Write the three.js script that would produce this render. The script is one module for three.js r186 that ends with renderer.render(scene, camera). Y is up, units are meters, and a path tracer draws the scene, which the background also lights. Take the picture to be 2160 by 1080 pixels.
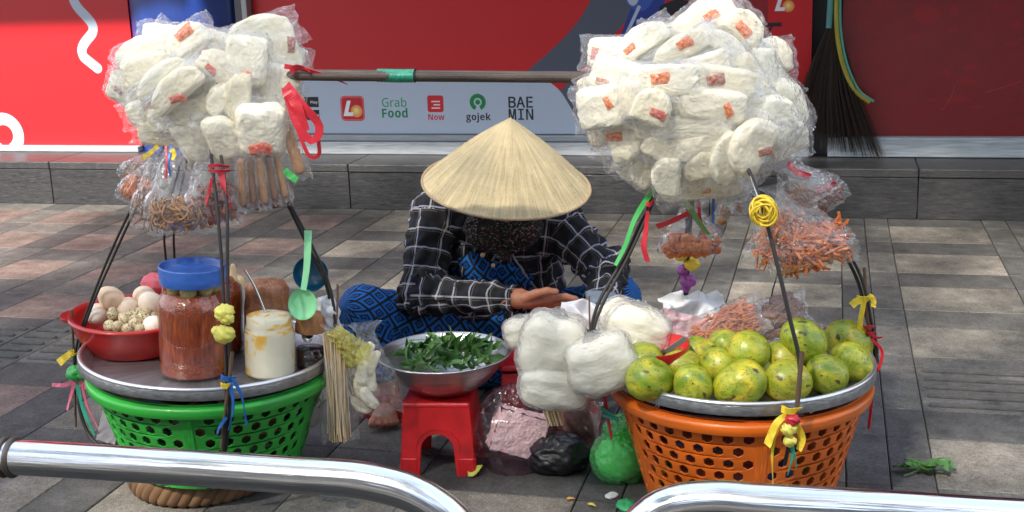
import * as THREE from 'three';
import { mergeGeometries, mergeVertices } from 'three/addons/utils/BufferGeometryUtils.js';
import { RoundedBoxGeometry } from 'three/addons/geometries/RoundedBoxGeometry.js';
import { MarchingCubes } from 'three/addons/objects/MarchingCubes.js';
import { createNoise3D, createNoise4D } from 'simplex-noise';

// ---------------------------------------------------------------- camera, sky, sun, exposure
const scene = new THREE.Scene();
const D = Math.PI / 180;
const camera = new THREE.PerspectiveCamera(23.2, 2, 0.05, 400);
camera.position.set(0, 1.21, 0);
camera.rotation.set(-13.7 * D, 0, -2 * D, 'XYZ');
const renderer = new THREE.WebGLRenderer({ antialias: true });
renderer.setSize(1024, 512);
renderer.toneMapping = THREE.LinearToneMapping;
renderer.toneMappingExposure = 2.45;
renderer.shadowMap.enabled = true;

function mulberry(a) { return () => { a |= 0; a = a + 0x6D2B79F5 | 0; let t = Math.imul(a ^ a >>> 15, 1 | a); t = t + Math.imul(t ^ t >>> 7, 61 | t) ^ t; return ((t ^ t >>> 14) >>> 0) / 4294967296; }; }
const rnd = mulberry(7);
const n3 = createNoise3D(mulberry(11)), n4 = createNoise4D(mulberry(13));
const fbm = (x, y, z, o = 4) => { let s = 0, a = .5, f = 1; for (let i = 0; i < o; i++) { s += a * n3(x * f, y * f, z * f); a *= .5; f *= 2.03; } return s; };
const clamp = (x, a = 0, b = 1) => Math.min(b, Math.max(a, x));
const mix = (a, b, t) => a + (b - a) * t;
const sstep = (a, b, x) => { const t = clamp((x - a) / (b - a)); return t * t * (3 - 2 * t); };

const sunDir = new THREE.Vector3(-0.42, 0.86, 0.62).normalize();   // towards the sun: behind the camera, to the left
{
  const W = 256, H = 128, a = new Float32Array(W * H * 4);
  for (let j = 0; j < H; j++) for (let i = 0; i < W; i++) {
    const el = (j + .5) / H * Math.PI - Math.PI / 2, az = (i + .5) / W * 2 * Math.PI;
    const y = Math.sin(el), x = Math.cos(el) * Math.cos(az), z = Math.cos(el) * Math.sin(az);
    const h = clamp(y), k = Math.pow(h, .55);
    let r = mix(1.0, .62, k), g = mix(1.02, .78, k), b = mix(1.04, 1.06, k);
    const c = sstep(-.05, .55, fbm(x / (y + .35) * 1.1, z / (y + .35) * 1.1, 3.1, 5)) * sstep(0, .12, y) * .75;
    r = mix(r, 1.35, c); g = mix(g, 1.34, c); b = mix(b, 1.32, c);
    if (y < 0) { const t = sstep(0, -.12, y); r = mix(r, .3, t); g = mix(g, .3, t); b = mix(b, .3, t); }
    const o = (j * W + i) * 4; a[o] = r * .72; a[o + 1] = g * .72; a[o + 2] = b * .72; a[o + 3] = 1;
  }
  const t = new THREE.DataTexture(a, W, H, THREE.RGBAFormat, THREE.FloatType);
  t.mapping = THREE.EquirectangularReflectionMapping; t.magFilter = THREE.LinearFilter; t.minFilter = THREE.LinearFilter; t.needsUpdate = true;
  scene.background = t; scene.environment = t;
}
const sun = new THREE.DirectionalLight(new THREE.Color().setRGB(1, .93, .82), 5);
sun.position.copy(sunDir).multiplyScalar(14).add(new THREE.Vector3(0, 0, -3.5));
sun.target.position.set(0, 0, -3.5); scene.add(sun, sun.target);
sun.castShadow = true; sun.shadow.mapSize.set(4096, 4096); sun.shadow.radius = 4;
Object.assign(sun.shadow.camera, { left: -6, right: 6, top: 6, bottom: -6, near: .5, far: 40 });

// ---------------------------------------------------------------- helpers
const taken = {};
function numbered(n) { const k = taken[n] = (taken[n] ?? -1) + 1; return k ? `${n}_${String(k).padStart(3, '0')}` : n; }
const V = (x, y, z) => Array.isArray(x) ? new THREE.Vector3(...x) : new THREE.Vector3(x, y, z);
function thing(name, label, category, pos = [0, 0, 0], group) {
  const o = new THREE.Group(); o.name = numbered(name); o.position.set(...pos); o.userData = { label, category };
  if (group) o.userData.group = group; scene.add(o); return o;
}
function structure(name, o = new THREE.Group()) { o.name = name; o.userData.kind = 'structure'; scene.add(o); return o; }
function part(parent, name, geo, mat, pos, rot) {
  const m = new THREE.Mesh(geo, mat); m.name = name; if (pos) m.position.set(...(pos.isVector3 ? pos.toArray() : pos)); if (rot) m.rotation.set(...rot);
  m.castShadow = m.receiveShadow = true; parent.add(m); return m;
}
// move geometry that was built in world coordinates into the frame of its thing
const off = (geo, g) => geo.translate(-g.position.x, -g.position.y, -g.position.z);
function tex(w, h, fn, srgb = true) {
  const a = new Uint8Array(w * h * 4);
  for (let j = 0; j < h; j++) for (let i = 0; i < w; i++) { const c = fn((i + .5) / w, (j + .5) / h, i, j), o = (j * w + i) * 4; for (let k = 0; k < 3; k++) a[o + k] = clamp(c[k]) * 255; a[o + 3] = 255; }
  const t = new THREE.DataTexture(a, w, h); t.wrapS = t.wrapT = THREE.RepeatWrapping; t.magFilter = THREE.LinearFilter; t.minFilter = THREE.LinearMipmapLinearFilter; t.generateMipmaps = true;
  if (srgb) t.colorSpace = THREE.SRGBColorSpace; t.needsUpdate = true; return t;
}
// noise that tiles in u and v
const tn = (u, v, f, s = 0) => { const A = u * 2 * Math.PI, B = v * 2 * Math.PI, r = f / (2 * Math.PI); return n4(Math.cos(A) * r + s, Math.sin(A) * r, Math.cos(B) * r + s * 1.7, Math.sin(B) * r); };
const tfbm = (u, v, f, s = 0, o = 4) => { let r = 0, a = .5; for (let i = 0; i < o; i++) { r += a * tn(u, v, f, s + i * 5.3); a *= .5; f *= 2; } return r; };
const rep = (t, x, y, ox = 0, oy = 0) => { const c = t.clone(); c.repeat.set(x, y); c.offset.set(ox, oy); c.needsUpdate = true; return c; };
function std(rgb, roughness = .6, o = {}) { const m = new THREE.MeshStandardMaterial({ roughness, ...o }); m.color.setRGB(...rgb); if (o.side === undefined) m.side = THREE.DoubleSide; return m; }
function phys(rgb, roughness = .5, o = {}) { const m = new THREE.MeshPhysicalMaterial({ roughness, side: THREE.DoubleSide, ...o }); m.color.setRGB(...rgb); return m; }
function canvasTex(w, h, draw) {
  const c = document.createElement('canvas'); c.width = w; c.height = h; draw(c.getContext('2d'), w, h);
  const t = new THREE.CanvasTexture(c); t.colorSpace = THREE.SRGBColorSpace; t.magFilter = THREE.LinearFilter; t.anisotropy = 4; return t;
}
function tube(pts, r, seg = 24, rad = 6, r1) {
  const c = new THREE.CatmullRomCurve3(pts.map(p => p.isVector3 ? p : V(p))), g = new THREE.TubeGeometry(c, seg, 1, rad);
  const p = g.attributes.position, q = new THREE.Vector3();
  for (let i = 0; i <= seg; i++) { const C = c.getPointAt(i / seg), R = mix(r, r1 ?? r, i / seg); for (let j = 0; j <= rad; j++) { const k = i * (rad + 1) + j; q.fromBufferAttribute(p, k).sub(C).multiplyScalar(R).add(C); p.setXYZ(k, q.x, q.y, q.z); } }
  return g;
}
// flat strap with a little thickness and twist
function strap(pts, w, seg = 20, twist = 0, th = .0012, w1 = w) {
  const c = new THREE.CatmullRomCurve3(pts.map(p => V(p))), pos = [], idx = [], uv = [];
  for (let i = 0; i <= seg; i++) {
    const t = i / seg, C = c.getPointAt(t), T = c.getTangentAt(t), a = twist * t + .25 * n3(t * 3, pts.length, w * 99), W = mix(w, w1, t) * .5;
    let S = new THREE.Vector3(0, 0, 1).cross(T); if (S.length() < .1) S.set(1, 0, 0); S.normalize();
    const B = T.clone().cross(S).normalize(), s = S.clone().multiplyScalar(Math.cos(a)).addScaledVector(B, Math.sin(a)), n = T.clone().cross(s).normalize();
    for (const [x, y] of [[-W, -th], [W, -th], [W, th], [-W, th]]) { const q = C.clone().addScaledVector(s, x).addScaledVector(n, y); pos.push(q.x, q.y, q.z); uv.push(t, x / w + .5); }
    if (i < seg) for (let k = 0; k < 4; k++) { const A = i * 4 + k, E = i * 4 + (k + 1) % 4; idx.push(A, E, A + 4, E, E + 4, A + 4); }
  }
  const g = new THREE.BufferGeometry(); g.setAttribute('position', new THREE.Float32BufferAttribute(pos, 3)); g.setAttribute('uv', new THREE.Float32BufferAttribute(uv, 2)); g.setIndex(idx);
  const f = g.toNonIndexed(); f.computeVertexNormals(); return f;
}
const lathe = (pts, seg = 48) => new THREE.LatheGeometry(pts.map(p => new THREE.Vector2(p[0], p[1])), seg);
const ridge = (x, y, z) => 1 - Math.abs(n3(x, y, z)) * 2;
function crumple(geo, amp, freq, seed = 0, flat = false) {
  let g = geo.index ? geo : mergeVertices(geo); const p = g.attributes.position, n = g.attributes.normal;
  for (let i = 0; i < p.count; i++) {
    const x = p.getX(i) * freq + seed, y = p.getY(i) * freq + seed * 1.3, z = p.getZ(i) * freq - seed;
    const d = amp * (ridge(x, y, z) * .6 + ridge(x * 2.3, y * 2.3, z * 2.3) * .4);
    p.setXYZ(i, p.getX(i) + n.getX(i) * d, p.getY(i) + n.getY(i) * d, p.getZ(i) + n.getZ(i) * d);
  }
  if (flat) g = g.toNonIndexed(); g.computeVertexNormals(); return g;
}
const merge = a => mergeGeometries(a.map(g => { const h = g.index ? g.toNonIndexed() : g.clone(); for (const k of Object.keys(h.attributes)) if (!['position', 'normal', 'uv'].includes(k)) h.deleteAttribute(k); if (!h.attributes.uv) h.setAttribute('uv', new THREE.Float32BufferAttribute(new Float32Array(h.attributes.position.count * 2), 2)); return h; }));
function cbox(w, h, d, r = .004) { return new RoundedBoxGeometry(w, h, d, 2, Math.min(r, w / 2.1, h / 2.1, d / 2.1)); }

// ---------------------------------------------------------------- shared materials
const speckle = tex(1024, 1024, (u, v) => { const s = rnd(), b = tfbm(u, v, 9, 2, 4) * .28 + tfbm(u, v, 60, 4, 2) * .18; let g = .74 + (s - .5) * .3 + b + (s > .95 ? .2 : s < .1 ? -.3 : 0); return [g, g * .985, g * .965]; });
const speckleBump = tex(512, 512, (u, v) => { const g = .5 + (rnd() - .5) * .5 + tfbm(u, v, 24, 7, 3) * .4; return [g, g, g]; }, false);
const fine = tex(256, 256, (u, v) => { const g = .5 + tfbm(u, v, 10, 1, 4) * .8; return [g, g, g]; }, false);
const fineC = tex(256, 256, (u, v) => { const g = .88 + tfbm(u, v, 6, 21, 5) * .22; return [g, g, g]; });
const creaseT = tex(512, 512, (u, v) => { let g = 0, a = .5; for (const [f, k] of [[3, 3], [6, 9], [13, 4]]) { g += a * (1 - Math.pow(Math.abs(tn(u + .03 * tn(u, v, 4, 2), v, f, k)), .55)); a *= .6; } return [g, g, g]; }, false);
const FILM = new THREE.MeshPhysicalMaterial({ color: 0xffffff, transmission: .95, thickness: 0, roughness: .08, ior: 1.58, side: THREE.DoubleSide, bumpMap: rep(creaseT, 1.15, 1.15), bumpScale: .009 });
const filmTint = (rgb, rough = .15, tr = 1) => { const m = new THREE.MeshPhysicalMaterial({ transmission: tr, thickness: 0, roughness: rough, ior: 1.5, side: THREE.DoubleSide, bumpMap: rep(creaseT, 2, 1), bumpScale: .008 }); m.color.setRGB(...rgb); return m; };
const STEEL = std([.62, .62, .63], .16, { metalness: 1 });
const ALU = std([.56, .57, .58], .42, { metalness: .9, roughnessMap: null, bumpMap: fine, bumpScale: .0006 });
const CORD = std([.022, .019, .017], .6);
const TWIG = std([.13, .075, .045], .8);
// ---------------------------------------------------------------- street frame: x along the shop front, z out of it
const YAW = -14.6 * D, O = V(.008, 0, -5.9);
const street = (s, y, d) => V(s, y, d).applyAxisAngle(V(0, 1, 0), YAW).add(O);

// ground far around, road behind the camera
{
  const asphalt = std([.09, .09, .092], .9, { map: rep(speckle, 60, 60) });
  structure('ground', new THREE.Mesh(new THREE.PlaneGeometry(240, 240), asphalt)).rotation.x = -Math.PI / 2;
  scene.getObjectByName('ground').position.y = -.16; scene.getObjectByName('ground').receiveShadow = true;
}
// pavement of granite slabs
{
  const P = structure('pavement'); P.position.copy(O); P.rotation.y = YAW;
  const bed = part(P, 'mortar_bed', new THREE.BoxGeometry(16, .14, 6.2), std([.06, .058, .055], .95, { map: rep(speckle, 16, 6) }), [0, -.083, 2.9]);
  part(P, 'kerb_stone', cbox(16, .15, .2, .02), std([.3, .29, .28], .85, { map: rep(speckle, 16, .3), bumpMap: speckleBump, bumpScale: .002 }), [0, -.075, 6.12]);
  const mk = (c, i) => std(c, .8, { map: rep(speckle, 1, 1, i * .37, i * .61), bumpMap: rep(speckleBump, 2.5, 2.5), bumpScale: .0016 });
  const tones = {
    pink: [[.27, .2, .185], [.3, .22, .2], [.25, .19, .175]], beige: [[.29, .27, .24], [.32, .295, .26], [.26, .245, .22]],
    dark: [[.125, .124, .125], [.14, .138, .138], [.115, .114, .116]], mid: [[.2, .195, .185], [.175, .17, .165], [.22, .21, .2]]
  };
  const mats = {}; let q = 0; for (const k in tones) mats[k] = tones[k].map(c => mk(c, q++));
  const cache = {};
  const slab = (w, d) => { const k = w.toFixed(3) + d.toFixed(3); if (cache[k]) return cache[k]; const g = .004, sh = new THREE.Shape([[-w / 2 + g, -d / 2 + g], [w / 2 - g, -d / 2 + g], [w / 2 - g, d / 2 - g], [-w / 2 + g, d / 2 - g]].map(a => new THREE.Vector2(...a))); return cache[k] = new THREE.ExtrudeGeometry(sh, { depth: .02, bevelEnabled: true, bevelSize: .0025, bevelThickness: .002, bevelSegments: 1 }).rotateX(-Math.PI / 2).translate(0, -.022, 0); };
  const rows = []; for (let k = 0; k < 4; k++) { rows.push([.0 + k * .5, .2, 0], [.2 + k * .5, .3, 1]); } rows.push([2.0, .1, 0], [2.1, .35, 2]);
  for (let d = 2.45, k = 0; d < 4.4; k++) { const h = k % 2 ? .3 : .2; rows.push([d, h, k % 2]); d += h; }
  const cols = []; for (let s = -1.6 - .43 * 5; s < .5;) { cols.push([s, .16, 0], [s + .16, .27, 1]); s += .43; }
  const c0 = cols.at(-1), start = c0[0] + c0[1]; let s = start; const target = 1.735; const n = Math.round((target - s) / .6); const per = (target - s) / n;
  for (let k = 0; k < 8; k++) { cols.push([s, per - .2, 1], [s + per - .2, .1, 0], [s + per - .1, .1, 0]); s += per; }
  camera.updateMatrixWorld(); camera.updateProjectionMatrix();
  let count = 0; const far = [];
  const q2 = mulberry(5);
  for (const [d, h, kind] of rows) for (const [x, w, light] of cols) {
    const p = street(x + w / 2, 0, d + h / 2).project(camera); const seen = Math.abs(p.x) < 1.12 && p.y > -1.25 && p.y < 1.1;
    if (!seen) continue;
    const tone = kind === 2 ? 'mid' : (kind && light) ? (x < -.75 ? 'pink' : 'beige') : (kind || !light) && !(kind && !light) ? 'dark' : (q2() < .55 ? 'dark' : 'mid');
    const m = mats[tone][Math.floor(q2() * 3)], g = slab(w, h), pos = [x + w / 2, (q2() - .5) * .0016, d + h / 2];
    if (count < 296) { part(P, 'paving_slab', g, m, pos, [0, 0, 0]); count++; } else far.push(g.clone().translate(...pos));
    if (kind === 2) for (let k = 0; k < 5; k++) { if (w < .15) continue; const b = part(P, 'tactile_bar', (cache['b' + w] ??= (() => { const e = new THREE.CapsuleGeometry(.011, w - .055, 3, 8); e.rotateZ(Math.PI / 2).scale(1, .75, 1); return e; })()), m, [x + w / 2, .001, d + .035 + k * .07]); }
  }
  if (far.length) { const r = part(P, 'paving_slabs_beyond', merge(far), mats.mid[0]); r.userData.kind = 'stuff'; }
  console.log('slabs', count, far.length);
}

// ---------------------------------------------------------------- shop front
const RED = 'rgb(206,28,36)', GREY = 'rgb(86,92,110)', PALE = 'rgb(186,199,217)';
{
  const B = thing('shop_front', 'red shop front with blue column, printed sign boards and dark stone plinth', 'shop front', [O.x, 0, O.z]); B.rotation.y = YAW;
  const stone = std([.07, .072, .08], .42, { map: rep(speckle, 1.2, 1.2), bumpMap: rep(fine, 2, 2), bumpScale: .001 }), stone2 = std([.08, .082, .09], .4, { map: rep(speckle, 1.2, 1.2, .4, .2), bumpMap: rep(fine, 2, 2), bumpScale: .001 });
  // plinth of stone slabs with open joints, and ledge stones on top
  const joints = [-5.2, -4.1, -3.2, -2.48, -1.65, -.81, .05, .95, 1.86, 2.75, 3.6, 4.6];
  for (let i = 0; i < joints.length - 1; i++) {
    const w = joints[i + 1] - joints[i], c = (joints[i + 1] + joints[i]) / 2;
    part(B, 'plinth_slab', cbox(w - .004, .185, .05, .003), i % 2 ? stone : stone2, [c, .0925, .025 + (rnd() - .5) * .004]);
    part(B, 'ledge_stone', cbox(w - .003, .04, .4, .006), i % 2 ? stone2 : stone, [c, .206, -.145]);
  }
  part(B, 'wall_core', new THREE.BoxGeometry(10, 4.4, .3), std([.25, .25, .25], .9), [0, 2.2, -.52]);
  const S = s => 1.0535 * s - .08, Yf = y => 1.0535 * y - .066, ZB = -.31;   // boards stand back on the ledge
  const alu = std([.5, .54, .58], .45, { metalness: .1, map: rep(fineC, 3, 1) });
  const rail = (s0, s1, y0, y1, th, z, m = alu) => part(B, 'base_rail', cbox(s1 - s0, y1 - y0, th, .005), m, [(s0 + s1) / 2, (y0 + y1) / 2, z]);
  rail(S(-3.95), S(-1.957), .226, .258, .06, ZB + .015);
  rail(S(-1.27), S(1.39), .226, .29, .07, ZB + .03); rail(S(-1.27), S(1.39), .291, .322, .05, ZB + .015);
  rail(S(1.47), S(4.6), .228, .32, .07, ZB + .03, std([.6, .66, .7], .4, { map: rep(fineC, 3, 1) }));
  part(B, 'awning', cbox(3.3, .12, 1.15, .02), std([.45, .44, .42], .8), [-3.75, 2.5, .21]); part(B, 'awning_fascia', cbox(3.3, .3, .05, .01), std([.4, .05, .05], .6), [-3.75, 2.42, .81]);
  part(B, 'awning', cbox(7.4, .12, 1.75, .02), std([.45, .44, .42], .8), [1.61, 2.5, .51]); part(B, 'awning_fascia', cbox(7.4, .3, .05, .01), std([.4, .05, .05], .6), [1.61, 2.42, 1.41]);
  // left board: red with a pale squiggle and ring printed on it
  const gloss = t => phys([1, 1, 1], .42, { map: t, clearcoat: .08, clearcoatRoughness: .25 });
  const left = canvasTex(1536, 1536, (g, w, h) => {            // 2 m x 2 m from s=-3.95, y=.31
    g.fillStyle = RED; g.fillRect(0, 0, w, h); const X = s => (s + 3.95) / 2 * w, Y = y => h - (y - .31) / 2 * h;
    g.strokeStyle = PALE; g.lineWidth = 40; g.lineCap = 'round'; g.lineJoin = 'round'; g.beginPath(); g.moveTo(X(-2.17), Y(1.2)); g.bezierCurveTo(X(-2.2), Y(1.13), X(-2.27), Y(1.1), X(-2.25), Y(1.04)); g.bezierCurveTo(X(-2.22), Y(.97), X(-2.13), Y(.94), X(-2.17), Y(.88)); g.bezierCurveTo(X(-2.21), Y(.84), X(-2.26), Y(.81), X(-2.23), Y(.76)); g.lineTo(X(-2.16), Y(.705)); g.stroke();
    g.lineWidth = 50; g.beginPath(); g.arc(X(-2.76), Y(.36), 66, 0, 7); g.stroke();
    g.beginPath(); g.arc(X(-3.5), Y(1.5), 80, 0, 7); g.stroke();
  });
  const plane = (x0, x1, y0, y1, z, th, m, name) => { const b = part(B, name, new THREE.BoxGeometry(S(x1) - S(x0), Yf(y1) - Yf(y0), th), m, [(S(x0) + S(x1)) / 2, (Yf(y0) + Yf(y1)) / 2, z + .15 + ZB]); return b; };
  plane(-3.95, -1.95, .31, 2.31, -.15, .02, gloss(left), 'sign_board');
  // blue half-round column
  const blue = phys([.016, .05, .27], .3, { clearcoat: .4, map: fineC });
  const col = new THREE.CylinderGeometry(.31, .31, 2.9, 48, 1, false, -Math.PI / 2, Math.PI).scale(1, 1, .4);
  part(B, 'column', col, blue, [S(-1.655), 1.67, ZB - .02]);
  part(B, 'door_post', cbox(.04, 2.9, .06), std([.12, .12, .13], .4), [S(-1.33), 1.67, ZB + .02]);
  part(B, 'door_post', cbox(.03, 2.9, .08), std([.36, .37, .38], .35, { metalness: .6 }), [S(-1.29), 1.67, ZB + .03]);
  // centre board with printed artwork
  const CW = 2048, CH = 1024, X0 = -1.27, X1 = 1.39, Y0 = .372, Y1 = 1.7;
  const centre = canvasTex(CW, CH, (g, w, h) => {
    const X = s => (s - X0) / (X1 - X0) * w, Y = y => h - (y - Y0) / (Y1 - Y0) * h, K = w / (X1 - X0);
    g.fillStyle = RED; g.fillRect(0, 0, w, h);
    // grey wedge
    g.fillStyle = GREY; g.beginPath(); g.moveTo(X(.05), Y(.63)); g.bezierCurveTo(X(.2), Y(.75), X(.36), Y(.86), X(.42), Y(1.02)); g.bezierCurveTo(X(.5), Y(1.2), X(.7), Y(1.5), X(.75), Y(1.7)); g.lineTo(X(1.39), Y(1.7)); g.lineTo(X(1.39), Y0); g.lineTo(X(.05), Y(Y0)); g.lineTo(X(.05), h); g.lineTo(X(1.39), h); g.lineTo(X(1.2), Y(.63)); g.fill();
    // red right margin and dark red box with stand
    g.fillStyle = RED; g.beginPath(); g.moveTo(X(1.27), Y(.37)); g.lineTo(X(1.33), Y(.86)); g.lineTo(X(1.18), Y(.86)); g.lineTo(X(1.22), Y(1.7)); g.lineTo(w, 0); g.lineTo(w, h); g.fill();
    g.fillStyle = 'rgb(150,32,40)'; g.beginPath(); g.moveTo(X(1.06), Y(.862)); g.lineTo(X(1.2), Y(.862)); g.lineTo(X(1.23), Y(1.4)); g.lineTo(X(1.07), Y(1.4)); g.fill();
    g.fillStyle = RED; g.fillRect(X(1.2), Y(1.3), X(1.39) - X(1.2), Y(.862) - Y(1.3));
    g.strokeStyle = 'rgb(30,32,42)'; g.lineWidth = 9; g.strokeRect(X(1.04), Y(.925), .06 * K, .07 * K); g.lineWidth = 13; g.beginPath(); g.moveTo(X(1.0), Y(.856)); g.lineTo(X(1.26), Y(.86)); g.stroke(); g.lineWidth = 8; g.beginPath(); g.moveTo(X(1.22), Y(.856)); g.lineTo(X(1.17), Y(.78)); g.stroke();
    // blue scooter front, grey mirror disc, black trousers, red jacket hem
    g.fillStyle = 'rgb(38,62,150)'; g.beginPath(); g.moveTo(X(.5), Y(.72)); g.lineTo(X(.62), Y(1.02)); g.lineTo(X(.74), Y(1.02)); g.quadraticCurveTo(X(.76), Y(.93), X(.7), Y(.86)); g.lineTo(X(.66), Y(.72)); g.fill();
    g.fillStyle = 'rgb(58,92,180)'; g.beginPath(); g.ellipse(X(.63), Y(1.03), .07 * K, .1 * K, 0, 0, 7); g.fill();
    g.fillStyle = PALE; g.beginPath(); g.ellipse(X(.6), Y(1.02), .032 * K, .065 * K, 0, 0, 7); g.fill(); g.strokeStyle = PALE; g.lineWidth = 12; g.beginPath(); g.moveTo(X(.545), Y(.78)); g.lineTo(X(.63), Y(.955)); g.stroke();
    g.fillStyle = 'rgb(32,33,40)'; g.beginPath(); g.moveTo(X(.7), Y(.8)); g.lineTo(X(.72), Y(.95)); g.quadraticCurveTo(X(.85), Y(1.02), X(1.0), Y(.96)); g.lineTo(X(1.0), Y(.8)); g.fill(); g.fillRect(X(.66), Y(1.06), .14 * K, .06 * K);
    g.fillStyle = 'rgb(222,130,140)'; g.fillRect(X(.725), Y(1.03), .022 * K, .05 * K);
    g.fillStyle = 'rgb(196,30,52)'; g.beginPath(); g.moveTo(X(.77), Y(1.3)); g.lineTo(X(.79), Y(.99)); g.quadraticCurveTo(X(.87), Y(.95), X(1.0), Y(.99)); g.lineTo(X(1.0), Y(1.3)); g.fill();
    // pale band with the row of logos
    g.fillStyle = PALE; g.beginPath(); g.moveTo(0, Y(.632)); g.lineTo(X(.17), Y(.632)); g.quadraticCurveTo(X(.24), Y(.6), X(.27), Y(.55)); g.lineTo(X(.375), Y(Y0)); g.lineTo(0, h); g.fill();
    const logoLO = (x, y, s, box) => {
      if (box) { g.fillStyle = 'rgb(196,32,44)'; g.beginPath(); g.roundRect(X(x) - s, Y(y) - s, s * 2, s * 2, s * .35); g.fill(); g.strokeStyle = 'rgb(228,110,110)'; g.lineWidth = s * .09; g.beginPath(); g.roundRect(X(x) - s * .92, Y(y) - s * .92, s * 1.84, s * 1.84, s * .3); g.stroke(); }
      const gr = g.createRadialGradient(X(x) + s * .3, Y(y) + s * .15, s * .05, X(x) + s * .35, Y(y) + s * .25, s * .55); gr.addColorStop(0, 'rgb(255,226,150)'); gr.addColorStop(1, 'rgb(226,130,52)'); g.fillStyle = gr; g.beginPath(); g.arc(X(x) + s * .33, Y(y) + s * .22, s * .5, 0, 7); g.fill();
      g.fillStyle = 'rgb(240,242,246)'; g.beginPath(); g.moveTo(X(x) - s * .45, Y(y) - s * .62); g.lineTo(X(x) - s * .12, Y(y) - s * .62); g.lineTo(X(x) - s * .38, Y(y) + s * .3); g.lineTo(X(x) + s * .08, Y(y) + s * .3); g.lineTo(X(x), Y(y) + s * .62); g.lineTo(X(x) - s * .82, Y(y) + s * .62); g.fill();
    };
    logoLO(-.784, .495, 47, true); logoLO(1.27, .95, 40, false);
    const T = (s, x, y, px, col, font = 'sans-serif', b = 'bold') => { g.fillStyle = col; g.font = `${b} ${px}px ${font}`; g.textAlign = 'center'; g.textBaseline = 'middle'; g.fillText(s, X(x), Y(y)); };
    T('Grab', -.568, .523, 46, 'rgb(30,150,90)', 'sans-serif', 'normal'); T('Food', -.568, .47, 46, 'rgb(18,128,74)');
    g.fillStyle = 'rgb(206,36,46)'; g.beginPath(); g.roundRect(X(-.359) - 31, Y(.516) - 31, 62, 62, 9); g.fill(); g.fillStyle = 'rgb(250,225,225)'; g.fillRect(X(-.359) - 16, Y(.53), 34, 5); g.fillRect(X(-.359) - 8, Y(.53) + 12, 26, 5); g.fillRect(X(-.359) - 16, Y(.53) + 24, 34, 5); T('Now', -.359, .452, 30, 'rgb(206,36,46)');
    g.strokeStyle = 'rgb(16,134,66)'; g.lineWidth = 15; g.beginPath(); g.arc(X(-.148), Y(.523), 23, Math.PI * .62, Math.PI * 2.38); g.stroke(); g.fillStyle = 'rgb(16,134,66)'; g.beginPath(); g.arc(X(-.148), Y(.523), 9, 0, 7); g.fill(); T('gojek', -.148, .452, 36, 'rgb(40,42,48)');
    T('BAE', .062, .52, 54, 'rgb(30,31,36)', 'monospace'); T('MIN', .062, .463, 54, 'rgb(30,31,36)', 'monospace');
    g.fillStyle = 'rgb(26,27,32)'; g.fillRect(X(-1.06), Y(.552), .1 * K, .05 * K); g.fillRect(X(-1.06), Y(.488), .1 * K, .05 * K); T('Play', -.985, .527, 15, 'rgb(230,230,230)'); T('Store', -.985, .463, 15, 'rgb(230,230,230)');
    for (const [x, y0, y1] of [[.1, Y0, .63]]) { g.strokeStyle = 'rgb(170,182,200)'; g.lineWidth = 1.5; g.beginPath(); g.moveTo(X(x), Y(y0)); g.lineTo(X(x), Y(y1)); g.stroke(); }
  });
  plane(X0, X1, Y0, Y1, -.15, .02, gloss(centre), 'sign_board');
  // dark recess and the worn right-hand panel
  plane(1.395, 1.52, .37, 2.6, -.19, .02, std([.01, .009, .01], .5), 'recess');
  const blot = [[.22, .33, .05, .035], [.29, .34, .02, .02], [.29, .29, .018, .012], [.19, .27, .018, .014], [.09, .37, .014, .018], [.34, .19, .03, .012], [.33, .15, .035, .012], [.31, .1, .05, .01], [.28, .17, .015, .02], [.45, .3, .02, .013], [.44, .25, .025, .01], [.53, .4, .016, .012], [.4, .35, .018, .01], [.25, .45, .03, .008], [.15, .62, .014, .02], [.6, .22, .02, .014], [.36, .08, .03, .006], [.42, .62, .05, .008], [.66, .27, .015, .015], [.24, .1, .02, .006]];
  const worn = canvasTex(1024, 1024, (g, w, h) => {
    g.fillStyle = 'rgb(134,30,38)'; g.fillRect(0, 0, w, h); const qq = mulberry(3);
    for (let i = 0; i < 2600; i++) { g.fillStyle = `rgba(${90 + qq() * 90},${18 + qq() * 22},${26 + qq() * 24},.05)`; g.beginPath(); g.ellipse(qq() * w, qq() * h, 6 + qq() * 70, 3 + qq() * 26, qq() * 3, 0, 7); g.fill(); }
    for (const [x, y, a, b] of blot) { g.fillStyle = 'rgba(190,28,36,.32)'; g.beginPath(); g.ellipse(x * w, h - y * h, a * w * .7, b * h * .7, 0, 0, 7); g.fill(); }
    g.strokeStyle = 'rgba(200,110,110,.4)'; g.lineWidth = 2; for (const l of [[.46, .26, .54, .3], [.48, .24, .6, .31], [.55, .22, .55, .02], [.5, .02, .58, .02], [.3, .14, .27, .07], [.38, .12, .47, .15], [.62, .02, .61, .08], [.5, .4, .66, .52]]) { g.beginPath(); g.moveTo(l[0] * w, h - l[1] * h); g.quadraticCurveTo((l[0] + l[2]) / 2 * w + 12, h - (l[1] + l[3]) / 2 * h, l[2] * w, h - l[3] * h); g.stroke(); }
  });
  plane(1.52, 3.1, .366, 1.95, -.145, .02, phys([1, 1, 1], .3, { map: worn, clearcoat: .5, clearcoatRoughness: .15, bumpMap: rep(fine, 3, 3), bumpScale: .0015 }), 'sign_board');
  plane(3.1, 5, .366, 2.4, -.16, .02, std([.02, .02, .022], .2), 'shop_window');
  plane(-5, -3.95, .31, 2.4, -.16, .02, std([.02, .02, .022], .2), 'shop_window');
}
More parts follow.
